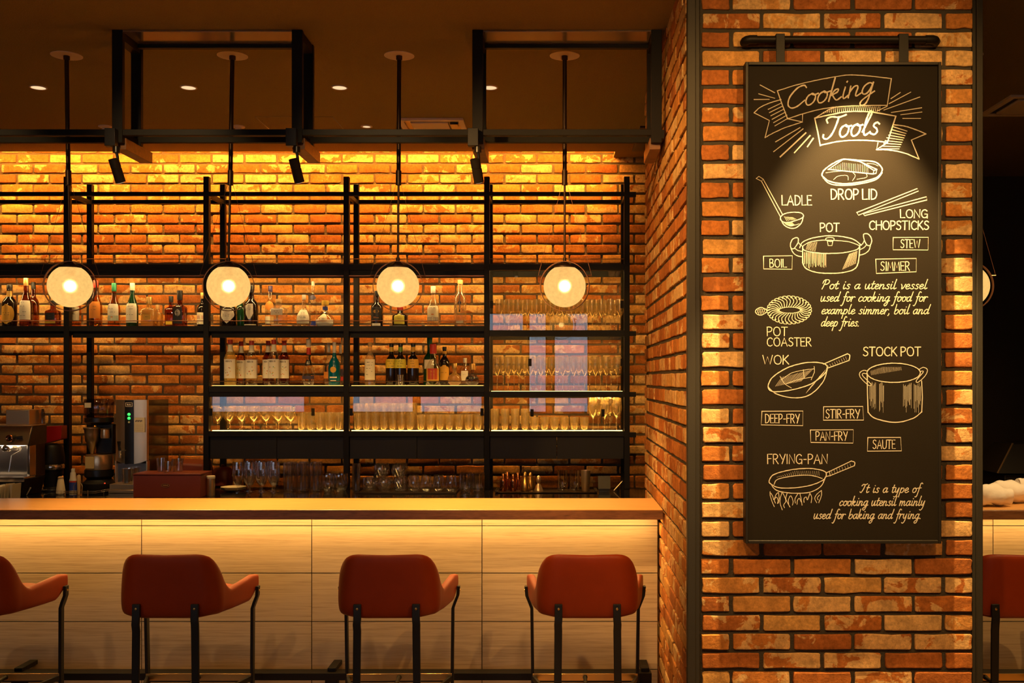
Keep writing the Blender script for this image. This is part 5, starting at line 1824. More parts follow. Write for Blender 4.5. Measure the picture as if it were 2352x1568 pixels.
# lit tray of the second bottle shelf
syr = lambda x, top, Y, gm, lab, w=27: bottle(x, w, top, s3, Y, 'syrup', gm, 'c_red', 8,
                                              [('rect', 'l_white', .17, .62, 1.2, ('word', 'ink', 'MONIN', .5, .55, .59), ('fruit',))], lab, neck=('l_cream', .80, .97), group='syrup bottles on the lit tray')
syr(529, 780, YF, 'b_syrup', 'pale yellow syrup bottle with red-topped cap, first on the lit tray')
syr(554, 784, YR, 'b_amber', 'syrup bottle second in the row, standing a little behind its neighbours', 25)
syr(578, 782, YF + .03, 'b_clear', 'clear syrup bottle third in the row, just before the gap')
syr(616, 782, YR, 'b_whisky', 'darker syrup bottle fourth in the row, mostly behind the fifth', 25)
syr(629, 780, YF, 'b_clear', 'clear syrup bottle fifth in the row, in front of a darker one')
syr(653, 782, YF + .07, 'b_whisky', 'syrup bottle with fruit label ending the row of six', 25)
bottle(709, 29, 778, s3, YF, 'pear', 'b_clear', 'c_white', 16, [('rect', 'l_black', .50, .64, 1.2, ('word', 'l_white', 'BOLS', .5, .535, .605)), ('rect', 'l_navy', .16, .24, 1.2)], 'pear-shaped clear liqueur bottle with a black name band and red neck', neck=('l_red', .78, .95), cap_r=1.3)
bottle(768, 28, 786, s3, YF, 'bullet', 'b_teal', 'c_white', 22, [('rect', 'l_teal_gold', .36, .56, .5), ('rect', 'l_white', .20, .24, .6), ('rect', 'l_white', .12, .15, .5)] if 'l_teal_gold' in M else [('oval', 'l_amber', .38, .56, .5), ('rect', 'l_white', .22, .26, .6), ('rect', 'l_white', .12, .16, .5)], 'bright teal bottle with white cap at the post end of the lit tray')
bottle(755, 25, 787, s3, YR, 'bullet', 'b_clear', 'c_white', 20, [('rect', 'l_orange', .2, .4, .8)], 'clear bottle with white cap just behind the teal bottle')
bottle(782, 22, 790, s3, YR, 'bullet', 'b_clear', 'c_white', 20, [('rect', 'l_navy', .3, .5, .8), ('rect', 'l_red', .12, .26, .8)], 'clear bottle with blue and red label between the teal bottle and the post')
bottle(850, 24, 786, s3, YF, 'slim', 'b_pale', 'c_cork', 8, [('rect', 'l_cream', .14, .66, 1.25, ('marks', 'ink', (.85, .7, .55, .4, .25)), ('disc', 'l_black', .85, .7, .003))], 'slim pale bottle with a tall vertical cream label')
for x, Y, c, lb, lab in ((899, YR - .03, 'c_yellow', 'l_yellow', 'dark bottle with bright yellow band label, first of the three banded ones'), (920, YF + .05, 'c_lime', 'l_lime', 'dark bottle with green neck and yellow-green band, middle of the three'), (949, YF + .06, 'c_yellow', 'l_amber', 'dark bottle with an orange band label, last of the three banded ones')):
    bottle(x, 26, 789, s3, Y, 'round', 'b_dark', 'c_black', 6, [('rect', lb, .44, .67, 1.4, ('marks', 'l_black', (.2, .5, .75)))], lab, neck=('l_amber' if lb == 'l_amber' else c, .86, .98))
bottle(987, 30, 774, s3, YR, 'wine', 'b_green', 'c_green', 16, [('rect', 'l_cream', .40, .62, .8)], 'tall dark green bottle behind the red-capped tequila')
bottle(995, 34, 790, s3, YF, 'slope', 'b_clear', 'c_red', 20, [('rect', 'l_amber', .12, .52, .95), ('rect', 'l_red', .18, .52, .7, ('marks', 'l_amber', (.4, .7))), ('rect', 'l_white', .14, .48, 1.1)][0:2], 'clear bottle with red cap and red square label', cap_r=1.3)
bottle(1021, 24, 796, s3, YR - .03, 'wine', 'b_dark', 'c_black', 6, [('arch', 'l_amber', .14, .56, 1.1, mk(.5))], 'dark coffee liqueur bottle with rounded orange label', neck=('l_amber', .88, .95))
bottle(1044, 33, 834, s3, YF, 'ball', 'b_gold', 'c_gold', 10, [], 'small round-bellied gold flask on the lit tray', cap_r=1.4)
bottle(1068, 22, 822, s3, YR, 'squat', 'b_clear', 'c_white', 9, [('rect', 'l_white', .2, .62, .62, mk(.6))], 'small square clear bottle between two round flasks')
bottle(1085, 33, 835, s3, YF, 'ball', 'b_navy', 'c_gold', 12, [('rect', 'l_black', .36, .52, 1.0, ('marks', 'l_cream', (.5,)))], 'small round flask with dark belt, last before the glass cabinet', cap_r=1.6)
# crystal tumbler standing before the middle banded bottle
def glassware(name, prof, label, cat_, x, y, z, group=None, m='glass_gold', seg=18):
    o = MB().lathe(prof, seg, capb=True, capt=False).build(name, M[m])
    o.location = (x, y, z)
    return tag(o, label, cat_, group)


glassware('crystal_cup', [(.010, 0), (.017, .002), (.018, .022), (.024, .045), (.021, .052), (.025, .075), (.023, .075), (.015, .02)], 'small crown-shaped crystal cup before the three banded bottles', 'cup', PX(920, 7.212), 7.212, s3, None, 'glass', 10)

# ------------------------------------------------------------------ glasses: one of each kind, then copies
def tumbler_prof(r, h):
    return [(r * .80, 0), (r * .86, .003), (r * .88, .012), (r, h), (r - .0014, h), (r * .83, .014), (0.001, .012)]


def stem_prof(r, h, bowl=.5, foot=None):
    fr_ = foot or r * .85
    zb = h * (1 - bowl)
    return [(fr_, 0), (fr_, .0018), (fr_ * .35, .004), (.0042, .012), (.0034, zb - .012), (.006, zb - .004), (r * .55, zb + .012), (r * .90, zb + h * bowl * .28), (r, zb + h * bowl * .46), (r * .93, zb + h * bowl * .75), (r * .86, h), (r * .86 - .001, h), (r * .96, zb + h * bowl * .46), (r * .5, zb + .014), (.001, zb + .008)]


def flute_prof(r, h):
    zb = h * .42
    return [(r * .95, 0), (r * .95, .0018), (r * .35, .004), (.004, .012), (.0034, zb - .012), (.006, zb - .002), (r * .66, zb + .014), (r * .95, zb + .035), (r, zb + .055), (r * .92, h), (r * .92 - .001, h), (r * .9, zb + .05), (.001, zb + .006)]


def rows(name, kind, prof, cat_, x0, x1, n, ys, z, group, where, m='glass_gold', stagger=True, end='the brick pillar', rev=True):
    """rows of one kind of glass between two photograph columns; counted from the given end"""
    proto = None
    for ri, Y in enumerate(ys):
        off = 0.5 if (stagger and ri % 2) else 0.0
        cnt = n - (1 if off else 0)
        for k in range(cnt):
            px = x0 + (x1 - x0) * ((k + off) / max(n - 1, 1))
            idx = cnt - 1 - k if rev else k
            row = ('front row', 'second row', 'third row')[ri]
            lab = '%s %s from %s, %s, %s' % (ORD[idx], kind, end, row, where)
            X = PX(px, ys[0])
            if proto is None:
                proto = MB().lathe(prof, 16, capb=True, capt=False).build(name, M[m])
                o = proto
            else:
                o = proto.copy()
                C.objects.link(o)
            o.location = (X, Y, z)
            o.rotation_euler = (0, 0, random.uniform(0, 6))
            tag(o, lab, cat_, group)


G0 = 0.0008
rows('wine_glass', 'stemmed wine glass', stem_prof(.030, .222, .56), 'glass', 1147, 1424, 14, (7.225, 7.315), R2 + G0, 'wine glasses on the top glazed shelf', 'top shelf of glass cabinet')
rows('wine_glass', 'stemmed wine glass', stem_prof(.033, .245, .54), 'glass', 1142, 1418, 12, (7.225, 7.315), R3 + G0, 'wine glasses on the middle glazed shelf', 'middle shelf of glass cabinet')
rows('highball_glass', 'tall tumbler', tumbler_prof(.030, .150), 'glass', 1136, 1206, 4, (7.226, 7.30, 7.372), S4 + G0, 'tall tumblers under the glass cabinet', 'lowest shelf of glass cabinet', stagger=False)
rows('tumbler', 'short tumbler', tumbler_prof(.033, .092), 'glass', 1228, 1342, 6, (7.23, 7.31), S4 + G0, 'short tumblers in the glass cabinet', 'lowest shelf of glass cabinet', stagger=False)
rows('large_wine_glass', 'large wine glass', stem_prof(.038, .232, .62), 'glass', 1362, 1416, 3, (7.235, 7.33), S4 + G0, 'large wine glasses in the glass cabinet', 'lowest shelf of glass cabinet', stagger=True)
rows('goblet', 'stemmed goblet', stem_prof(.037, .168, .66), 'glass', 500, 668, 7, (7.225, 7.32), S4 + G0, 'goblets in the cabinet below the syrup bottles', 'cabinet below the syrup bottles', end='the water boiler side', rev=False)
rows('tumbler', 'tumbler', tumbler_prof(.031, .125), 'glass', 693, 777, 5, (7.226, 7.30, 7.372), S4 + G0, 'tumblers in the cabinet below the syrup bottles', 'cabinet below the syrup bottles', stagger=False, end='the middle post')
rows('highball_glass', 'highball glass', tumbler_prof(.030, .190), 'glass', 822, 942, 7, (7.226, 7.30, 7.372), S4 + G0, 'highball glasses in the middle cabinet', 'cabinet below the banded bottles', stagger=False, end='the water boiler side', rev=False)
rows('tumbler', 'low tumbler', tumbler_prof(.032, .110), 'glass', 967, 1098, 7, (7.226, 7.30, 7.372), S4 + G0, 'low tumblers in the middle cabinet', 'cabinet below the banded bottles', stagger=False, end='the glass cabinet')

# glasses standing on the black worktop
WT = 0.85
WY = 6.93
rows('brandy_glass', 'brandy glass', stem_prof(.040, .205, .80, .034), 'glass', 546, 630, 4, (WY, 7.03), WT + G0, 'brandy glasses on the black worktop', 'on the black worktop', m='glass', end='the canister', rev=False)
rows('highball_glass', 'highball glass', tumbler_prof(.035, .200), 'glass', 662, 722, 3, (WY, 7.02), WT + G0, 'highball glasses on the black worktop', 'on the black worktop', m='glass', stagger=False, end='the brandy glasses', rev=False)
bowl_prof = [(.018, 0), (.021, .002), (.035, .030), (.040, .060), (.035, .118), (.034, .118), (.038, .060), (.032, .03), (.001, .008)]
rows('stemless_glass', 'round stemless glass', bowl_prof, 'glass', 752, 780, 2, (WY + .01, 7.04), WT + G0, 'round stemless glasses beside the middle post', 'beside the middle shelf post', m='glass', stagger=False, end='the highballs', rev=False)
t = glassware('highball_glass', tumbler_prof(.030, .195), 'single tall glass just past the middle shelf post on the worktop', 'glass', PX(818, WY), WY, WT + G0, None, 'glass')
TRY = WT + 0.012
t = thing('serving_tray', 'dark flat tray carrying the stacked and stemless glasses on the worktop', 'tray', (PX(938, 6.97), 6.97, WT))
part(MB().box(-.335, .335, -.13, .13, 0, .006).box(-.335, .335, -.13, -.124, .006, .011).box(-.335, .335, .124, .13, .006, .011).box(-.335, -.329, -.124, .124, .006, .011).box(.329, .335, -.124, .124, .006, .011), 'tray', M['dark_bronze'], t, bevel=.0015)
stackp = [(.028, 0), (.032, .002), (.044, .03), (.046, .062), (.040, .092), (.039, .092), (.044, .06), (.001, .006)]
rows('stacking_glass', 'stacking glass', stackp, 'glass', 848, 918, 3, (6.92, 7.02), WT + .0068, 'stacking glasses on the tray', 'lower layer on the tray', m='glass', stagger=False, end='the single tall glass', rev=False)
rows('stacking_glass', 'stacking glass', stackp, 'glass', 874, 916, 2, (6.92, 7.02), WT + .0990, 'stacked glasses in the upper layer', 'upper layer on the tray', m='glass', stagger=False, end='the single tall glass', rev=False)
egg = [(.024, 0), (.028, .002), (.040, .022), (.042, .045), (.034, .098), (.030, .112), (.029, .112), (.033, .096), (.001, .006)]
rows('stemless_glass', 'egg-shaped glass', egg, 'glass', 951, 1036, 4, (6.92,), WT + .0068, 'egg-shaped glasses on the tray', 'at the end of the tray', m='glass', stagger=False, end='the stacked glasses', rev=False)
rows('rocks_glass', 'rocks glass', [(.030, 0), (.036, .002), (.040, .03), (.041, .1), (.040, .125), (.039, .125), (.038, .03), (.001, .008)], 'glass', 1068, 1097, 2, (WY, 7.03), WT + G0, 'rocks glasses beside the cabinet post', 'beside the cabinet post', m='glass', stagger=False, end='the tray', rev=False)
# bar tools on their tray
TX, TY = PX(1255, 6.98), 6.98
t = thing('bar_tray', 'dark metal tray with flared rim holding the bar tools', 'tray', (TX, TY, WT))
part(MB().hexa([(-.32, -.10, 0), (.32, -.10, 0), (.32, .10, 0), (-.32, .10, 0)], [(-.335, -.115, .006), (.335, -.115, .006), (.335, .115, .006), (-.335, .115, .006)]).box(-.345, -.325, -.115, .115, .006, .016).box(.325, .345, -.115, .115, .006, .016), 'tray', M['dark_bronze'], t, bevel=.001)
zt = WT + .0065


def shaker(px, Y, r, h, m, lab, kind):
    t = thing('shaker', lab, 'shaker', (PX(px, Y), Y, zt), group='bar tools on the tray')
    if kind == 'cobbler':
        part(MB().lathe([(r * .78, 0), (r * .82, .003), (r, h * .62), (r * .98, h * .64)], 22), 'body', M[m], t)
        part(MB().lathe([(r * 1.0, h * .642), (r * .92, h * .72), (r * .62, h * .80), (r * .6, h * .97), (r * .5, h)], 22), 'cap', M[m], t)
    elif kind == 'pear':
        part(MB().lathe([(r * .75, 0), (r * .95, .008), (r, h * .2), (r * .85, h * .42), (r * .55, h * .68), (r * .4, h * .76)], 22), 'body', M[m], t)
        part(MB().lathe([(r * .42, h * .762), (r * .44, h * .84), (r * .3, h * .94), (r * .1, h)], 20), 'cap', M[m], t)
    else:
        part(MB().lathe([(r, 0), (r, .006), (r * .8, h * .2), (r * .45, h * .42), (r * .3, h * .5), (r * .5, h * .62), (r * .55, h * .8), (r * .35, h * .95), (r * .1, h)], 22), 'body', M[m], t)
    return t


shaker(1156, 6.95, .026, .118, 'copper', 'copper cocktail shaker at the end of the tool tray', 'cobbler')
shaker(1166, 7.04, .024, .122, 'copper', 'copper shaker just behind the first copper shaker', 'cobbler')
shaker(1179, 6.95, .026, .116, 'copper', 'copper cocktail shaker next to the pear-shaped one', 'cobbler')
shaker(1190, 7.04, .022, .116, 'copper', 'narrow copper shaker behind the pair of copper shakers', 'cobbler')
shaker(1206, 6.95, .035, .130, 'brass', 'pear-shaped golden shaker in the middle of the tool tray', 'pear')
shaker(1218, 7.05, .030, .118, 'brass', 'pear-shaped shaker behind the larger golden one', 'pear')
shaker(1237, 6.95, .032, .105, 'steel', 'small steel jigger with wide foot beside the golden shaker', 'jigger')
rows('mixing_glass', 'mixing glass', [(.030, 0), (.034, .003), (.037, .05), (.036, .140), (.035, .140), (.035, .05), (.001, .012)], 'glass', 1292, 1320, 2, (6.97,), zt + .0005, 'mixing glasses on the tool tray', 'behind the steel cup on the tool tray', m='glass', stagger=False, end='the jigger', rev=False)
t = thing('steel_cup', 'tall brushed steel mixing cup at the pillar end of the tool tray', 'cup', (PX(1345, 6.94), 6.94, zt))
part(MB().lathe([(.024, 0), (.026, .003), (.033, .142), (.0315, .142), (.024, .006)], 24, capt=False), 'cup', M['steel'], t)
t = thing('small_stand', 'small grey menu stand on the worktop near the pillar', 'stand', (PX(1388, 6.96), 6.96, WT))
part(MB().hexa([(-.042, -.002, .02), (.042, -.002, .02), (.042, .004, .02), (-.042, .004, .02)], [(-.042, .028, .105), (.042, .028, .105), (.042, .034, .105), (-.042, .034, .105)]), 'plate', M['grey_steel'], t, bevel=.001)
part(MB().box(-.036, .036, -.02, .04, 0, .006).box(-.036, .036, -.004, .004, .006, .022), 'base', M['black_plastic'], t)
t = thing('bar_spatula', 'thin steel stick leaning by the menu stand', 'utensil', (PX(1410, 7.0), 7.0, WT))
part(MB().tube([(0, 0, .004), (.06, .02, .068)], [.004, .003], 8), 'stick', M['steel'], t)


# ------------------------------------------------------------------ coffee corner
def at(px, py, Y):
    return PX(px, Y), PZ(py, Y)


# espresso machine, running out of the frame
EY = 6.70
t = thing('espresso_machine', 'chrome espresso machine at the open end of the worktop', 'coffee machine', (PX(20, EY), EY, WT))


def em(mb, name, m, **kw):
    mb.v = [(x - t.location.x, y - t.location.y, z - t.location.z) for x, y, z in mb.v]
    return part(mb, name, m, t, **kw)


x1 = PX(69, EY)
x0 = x1 - 0.72
z980, z1022, z1088, z1095 = PZ(979, EY), PZ(1022, EY), PZ(1086, EY), PZ(1094, EY)
em(MB().box(x0, x1 - .01, EY + .10, EY + .22, z1095 - .012, z980 - .004), 'body', M['black_plastic'], bevel=.004)
em(MB().box(x0, x1 - .012, EY + .094, EY + .0995, z1095, z1022), 'back_splash', M['chrome'], smooth=False, label='mirror-bright chrome back plate')
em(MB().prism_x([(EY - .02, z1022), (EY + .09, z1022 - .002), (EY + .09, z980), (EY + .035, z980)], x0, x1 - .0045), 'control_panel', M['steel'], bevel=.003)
em(MB().prism_x([(EY - .025, z1022 - .006), (EY + .215, z1022 + .004), (EY + .215, z980 - .0005), (EY + .035, z980 - .0005)], x1 - .004, x1 + .002), 'end_panel', M['black_plastic'], bevel=.001)
em(MB().box(x0, x1 - .002, EY + .0, EY + .22, z980, z980 + .008), 'cup_rail', M['steel'], bevel=.003)
em(MB().box(x0, x1 - .012, EY - .05, EY + .093, z1095 - .012, z1095).box(x0, x1 - .012, EY - .052, EY - .046, z1095 - .03, z1095 + .002), 'drip_tray', M['chrome'], bevel=.002)
em(MB().hexa([(x0, EY - .03, WT + .001), (x1 - .06, EY - .03, WT + .001), (x1 - .03, EY + .20, WT + .001), (x0, EY + .20, WT + .001)],
             [(x0, EY - .045, z1095 - .013), (x1 - .005, EY - .045, z1095 - .013), (x1 - .005, EY + .22, z1095 - .013), (x0, EY + .22, z1095 - .013)]), 'base', M['black_plastic'], bevel=.003)
em(MB().box(x1 - .030, x1 - .012, EY + .02, EY + .095, z1095, z1022), 'side_column', M['chrome'], bevel=.003)
em(MB().box(x0 + .05, x1 - .06, EY + .02, EY + .075, z1022 - .006, z1022 - .0025), 'work_light', M['work_light'], smooth=False, label='bright lamp strip over the cup area')  # glow added to brighten the chrome behind the cups
kx, kz = at(24, 1006, EY - .03)
em(MB().torus((kx, EY - .045, kz), .0175, .006, 'y', 24, 8), 'knob_ring', M['copper'])
em(MB().tube([(kx, EY - .04, kz), (kx + .012, EY + .02, kz + .004)], .013, 14).tube([(kx + .035, EY - .02, kz), (kx + .07, EY - .01, kz + .004)], .012, 12), 'steam_knob', M['black_plastic'])
em(MB().tube([(PX(45, EY), EY + .02, z1022 - .01), (PX(46, EY), EY + .0, PZ(1036, EY)), (PX(31, EY), EY - .02, PZ(1045, EY)), (PX(26, EY), EY - .03, PZ(1082, EY))], .0045, 10), 'steam_wand', M['chrome'])
em(MB().lathe([(.030, 0), (.034, .006), (.034, .026), (.026, .04)], 22, (PX(8, EY), EY + .045, z1022 - .042)), 'group_head', M['chrome'])
em(MB().box(PX(46, EY), PX(64, EY), EY + .0925, EY + .0938, PZ(1073, EY), PZ(1059, EY)), 'notice', M['paper'], smooth=False)

t = thing('steel_box', 'plain steel box standing on top of the espresso machine', 'box', (PX(40, EY + .06), EY + .06, z980 + .008))
part(MB().box(-.076, .078, 0, .16, 0, .098), 'body', M['steel'], t, bevel=.003)
part(MB().box(-.086, -.079, .02, .18, .03, .075), 'handle', M['ivory'], t, bevel=.001)
glassware('glass_jar', [(.012, 0), (.015, .003), (.015, .07), (.009, .088), (.008, .1), (.007, .1), (.013, .07), (.001, .006)], 'small dark glass bottle on the espresso machine beside the steel box', 'bottle', PX(99, EY + .2) - 0.002, EY + .2, z980 + .0085, None, 'b_navy')

# coffee grinder with a dome
GY = 7.045
t = thing('coffee_grinder', 'black domed coffee grinder with red top beside the espresso machine', 'grinder', (PX(120, GY), GY, WT))
h = lambda y: PZ(y, GY) - WT
part(MB().hexa([(-.05, -.03, h(1019)), (.075, -.03, h(1008)), (.075, .06, h(1008)), (-.05, .06, h(1019))], [(-.066, -.02, h(979)), (.075, -.02, h(977)), (.075, .06, h(977)), (-.066, .06, h(979))]), 'hopper', M['red_paint'], t, bevel=.003, label='deep red hopper')
part(MB().lathe([(.078, h(1064)), (.080, h(1060)), (.078, h(1045)), (.070, h(1028)), (.058, h(1021)), (.03, h(1018))], 30), 'dome', M['satin_black'], t)
part(MB().lathe([(.076, h(1077)), (.079, h(1075)), (.079, h(1068)), (.074, h(1064.5))], 30), 'ring', M['chrome'], t)
part(MB().lathe([(.052, h(1116)), (.060, h(1095)), (.070, h(1078))], 24), 'burr_housing', M['black_plastic'], t)
part(MB().tube([(-.05, -.03, h(1098)), (-.09, -.07, h(1092))], [.008, .006], 10), 'lever', M['chrome'], t)
part(MB().lathe([(.080, 0), (.080, .008), (.06, .012), (.055, h(1116.5))], 30), 'base', M['black_plastic'], t)
part(MB().torus((-.03, -.062, .014), .03, .004, 'z', 24, 8), 'tray_ring', M['chrome'], t)

# wooden-white conical shaker at the counter edge
t = thing('pepper_mill', 'small cream conical mill standing near the counter edge', 'mill', (PX(139.5, 6.80), 6.80, WT))
part(MB().lathe([(.027, 0), (.029, .003), (.029, .022), (.0275, .024), (.029, .026), (.018, .100), (.015, .104)], 24), 'body', M['ivory'], t)
part(MB().lathe([(.017, .1045), (.018, .108), (.018, .116), (.010, .120)], 20), 'top', M['light_wood'], t)
t = thing('spray_can', 'white cream can with blue and red print beside the shelf post', 'can', (PX(168, 6.92), 6.92, WT))
part(MB().use(M['l_white']).lathe([(.024, 0), (.025, .003), (.025, .085)], 22).use(M['l_blue']).lathe([(.0252, .015), (.0252, .070)], 22, capb=False, capt=False).use(M['l_red']).lathe([(.0253, .070), (.0253, .080)], 22, capb=False, capt=False), 'can', None, t)
part(MB().lathe([(.024, .086), (.020, .10), (.017, .135), (.013, .137), (.012, .160), (.009, .162)], 20), 'nozzle', M['c_white'], t)
t = thing('whisk', 'whisk with pale wooden handle and steel wires at the counter edge', 'whisk', (PX(181, 6.78), 6.78, WT))
part(MB().lathe([(.0085, .002), (.010, .05), (.0125, .11), (.011, .128), (.003, .134)], 16), 'handle', M['light_wood'], t)
b = MB()
for s in (-1, 1):
    b.tube([(s * .006, -.004, .10), (s * .028, -.01, .06), (s * .026, -.012, .004)], .0018, 6)
part(b, 'wires', M['chrome'], t)
t = thing('wire_rack', 'low chrome wire rack lying before the second grinder', 'rack', (PX(205, 6.80), 6.80, WT))
b = MB()
for z in (.012, .022):
    b.tube([(-.16, -.02, z), (.05, -.02, z), (.09, .02, z + .006), (.10, .08, z + .006)], .0028, 8)
for x in (-.15, .0, .088):
    b.tube([(x, -.02 if x < .05 else .02, .0), (x, -.02 if x < .05 else .02, .03)], .0025, 6)
part(b, 'wires', M['chrome'], t)

# tall grinder with clear hopper
GY = 7.02
t = thing('coffee_grinder', 'tall coffee grinder with clear bean hopper and steel funnel', 'grinder', (PX(228, GY), GY, WT))
part(MB().lathe([(.090, h(958)), (.096, h(952)), (.098, h(921)), (.092, h(916)), (.04, h(915))], 30, capt=True), 'hopper', M['b_navy'], t)
part(MB().box(-.055, -.012, -.0995, -.097, h(935), h(924)), 'sticker', M['paper'], t, smooth=False)
part(MB().lathe([(.070, h(974)), (.094, h(968)), (.094, h(959))], 28), 'collar', M['black_plastic'], t)
part(MB().box(-.02, .098, -.01, .11, h(1042), h(973)), 'motor_housing', M['black_plastic'], t, bevel=.008)
part(MB().lathe([(.009, h(1041)), (.012, h(1038)), (.036, h(1014)), (.042, h(1012)), (.047, h(996)), (.049, h(986)), (.054, h(984)), (.054, h(981)), (.05, h(980))], 28, (-.030, -.045, 0)), 'funnel', M['steel'], t, label='brushed steel funnel')
part(MB().lathe([(.028, h(1005)), (.030, h(1000)), (.028, h(985)), (.034, h(983))], 20, (.062, -.05, 0)), 'adjuster', M['steel'], t)
part(MB().lathe([(.085, h(1077)), (.087, h(1074)), (.087, h(1046)), (.084, h(1043))], 30), 'dosing_chamber', M['steel'], t)
part(MB().box(-.055, .005, -.0905, -.088, h(1073), h(1046)), 'sticker', M['sticker'], t, smooth=False)
part(MB().lathe([(.078, h(1098)), (.095, h(1092)), (.094, h(1078))], 30), 'lower_housing', M['black_plastic'], t)
part(MB().lathe([(.105, .0), (.108, .004), (.108, h(1108)), (.095, h(1105)), (.080, h(1099))], 32), 'base', M['satin_black'], t)
part(MB().lathe([(.0045, -.003), (.0045, .003)], 10, (.082, -.1, h(1106))), 'pilot_light', M['red_led'], t)

# water boiler
BY = 6.98
bx0, bx1, bx2 = PX(266, BY), PX(337, BY), PX(391, BY + .3)
t = thing('water_boiler', 'tall steel water boiler with two green lights on its black strip', 'boiler', ((bx0 + bx1) / 2, BY, WT))
hb = lambda y: PZ(y, BY) - WT
w = (bx1 - bx0) / 2
part(MB().box(-w + .003, w - .003, .036, .40, hb(1108), hb(919)), 'side_case', M['boiler_side'], t, bevel=.002, label='glossy dark side panel')
b = MB()
n = 16
v, f = [], []
for i in range(n + 1):
    u = -1 + 2 * i / n
    y = -.018 * (1 - u * u)
    zlow = hb(1057) - (hb(1057) - hb(1065.5)) * (1 - u * u)
    v += [(u * w, y, zlow), (u * w, y, hb(918)), (u * w, .035, hb(918)), (u * w, .035, zlow)]
for i in range(n):
    for k in range(4):
        f.append((i * 4 + k, (i + 1) * 4 + k, (i + 1) * 4 + (k + 1) % 4, i * 4 + (k + 1) % 4))
f += [(0, 1, 2, 3), tuple(n * 4 + k for k in range(4))]
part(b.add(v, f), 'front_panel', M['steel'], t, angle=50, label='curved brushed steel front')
sx = lambda p: PX(p, BY) - t.location.x
b = MB()
v, f = [], []
for i in range(7):
    x = sx(289) + (sx(310) - sx(289)) * i / 6
    u = x / w
    y = -.018 * (1 - u * u) - .002
    v += [(x, y, hb(1065)), (x, y, hb(918.5)), (x, y + .0015, hb(918.5)), (x, y + .0015, hb(1065))]
for i in range(6):
    for k in range(4):
        f.append((i * 4 + k, (i + 1) * 4 + k, (i + 1) * 4 + (k + 1) % 4, i * 4 + (k + 1) % 4))
f += [(0, 1, 2, 3), (24, 25, 26, 27)]
strip = part(b.add(v, f), 'control_strip', M['black_plastic'], t)
for yy, m in ((951, 'green_led'), (960, 'green_led'), (969, 'amber_led')):
    part(MB().sphere((sx(299.3), -.0215, hb(yy)), .0105 if m == 'green_led' else .007, 12, 8, .95), 'indicator_light', M[m], strip)
b = MB()
for (a, c, d, e) in ((291, 307, 924, 925), (291, 307, 932.5, 933.5), (291, 292, 924, 933.5), (306, 307, 924, 933.5)):
    b.box(sx(a), sx(c), -.0212, -.0202, hb(e), hb(d))
for i, (a, c) in enumerate(((294.5, 297), (297.6, 299.4), (300, 301.4), (302, 304))):
    b.box(sx(a), sx(c), -.0212, -.0202, hb(930.4), hb(927.2 + (i % 2)))
part(b, 'badge', M['white_metal'], strip, smooth=False)
part(MB().tube([(sx(283), -.02, hb(1036)), (sx(283), -.055, hb(1036)), (sx(284), -.062, hb(1050))], [.011, .012, .009], 14).tube([(sx(280), -.05, hb(1035)), (sx(297), -.05, hb(1033))], .004, 8), 'tap', M['chrome'], t)
part(MB().tube([(sx(283), -.055, hb(1033)), (sx(282), -.058, hb(1024)), (sx(281.5), -.058, hb(1012))], [.010, .008, .012], 12), 'tap_lever', M['black_plastic'], t)
part(MB().box(-w + .004, w - .004, .012, .034, hb(1108), hb(1064)), 'splash_back', M['chrome'], t, smooth=False)
for s in (-1, 1):
    part(MB().box(s * w - .004, s * w + .004, -.002, .04, hb(1108), hb(1058)), 'side_frame', M['steel'], t, bevel=.001)
part(MB().box(-w - .004, w + .004, -.11, .40, .0, .022).box(-w, w, -.10, .035, .022, hb(1108)), 'base', M['steel'], t, bevel=.003)
part(MB().lathe([(.030, 0), (.035, .003), (.040, .10), (.039, .10), (.033, .006)], 24, (sx(300), -.045, hb(1108) + .0005), capt=False), 'jug', M['chrome'], t)
t2 = thing('note_card', 'small cream calendar card fixed to the front of the water boiler', 'card', (PX(321.5, BY - .02), BY - .0215, PZ(992, BY)))
part(MB().hexa([(-.0375, -.003, 0), (.031, -.003, 0), (.034, .002, 0), (-.035, .002, 0)], [(-.036, -.003, .1), (.031, -.003, .1), (.034, .002, .1), (-.033, .002, .1)]), 'card', M['paper'], t2, smooth=False)
b = MB()
for i in range(9):
    b.box(-.029 + i * .0055, -.025 + i * .0055, -.0036, -.003, .070 + (i % 3) * .003, .080 + (i % 2) * .003)
for r in range(4):
    for k in range(5):
        b.box(-.028 + k * .011, -.023 + k * .011, -.0036, -.003, .012 + r * .012, .0135 + r * .012)
part(b, 'print', M['l_navy'], t2, smooth=False)

# red-brown box and what stands on it
XY = 6.62
xa, xb = PX(306, XY), PX(468, XY)
zt_ = PZ(1091.5, XY) - WT
t = thing('wooden_chest', 'long red-brown lacquered box before the water boiler', 'box', ((xa + xb) / 2, XY, WT))
hw_ = (xb - xa) / 2
part(MB().box(-hw_, hw_ - .02, 0, .215, 0, zt_), 'body', M['red_wood'], t, bevel=.003)
part(MB().box(-hw_ - .002, hw_ - .018, -.002, .217, zt_ + .0003, zt_ + .012), 'lid', M['red_wood'], t, bevel=.003)
b = MB().torus((0, -.001, 0), .026, .0012, 'y', 26, 6)
b.v = [(x, y, z * .45 + zt_ * .55) for x, y, z in b.v]
for i in range(6):
    b.box(-.016 + i * .0056, -.012 + i * .0056, -.0018, .0, zt_ * .55 - .003, zt_ * .55 + .003 + .002 * (i % 2))
b.v = [(x - .02, y, z) for x, y, z in b.v]
part(b, 'emblem', M['c_gold'], t, label='small oval gilt emblem')
zc = WT + zt_ + .0128
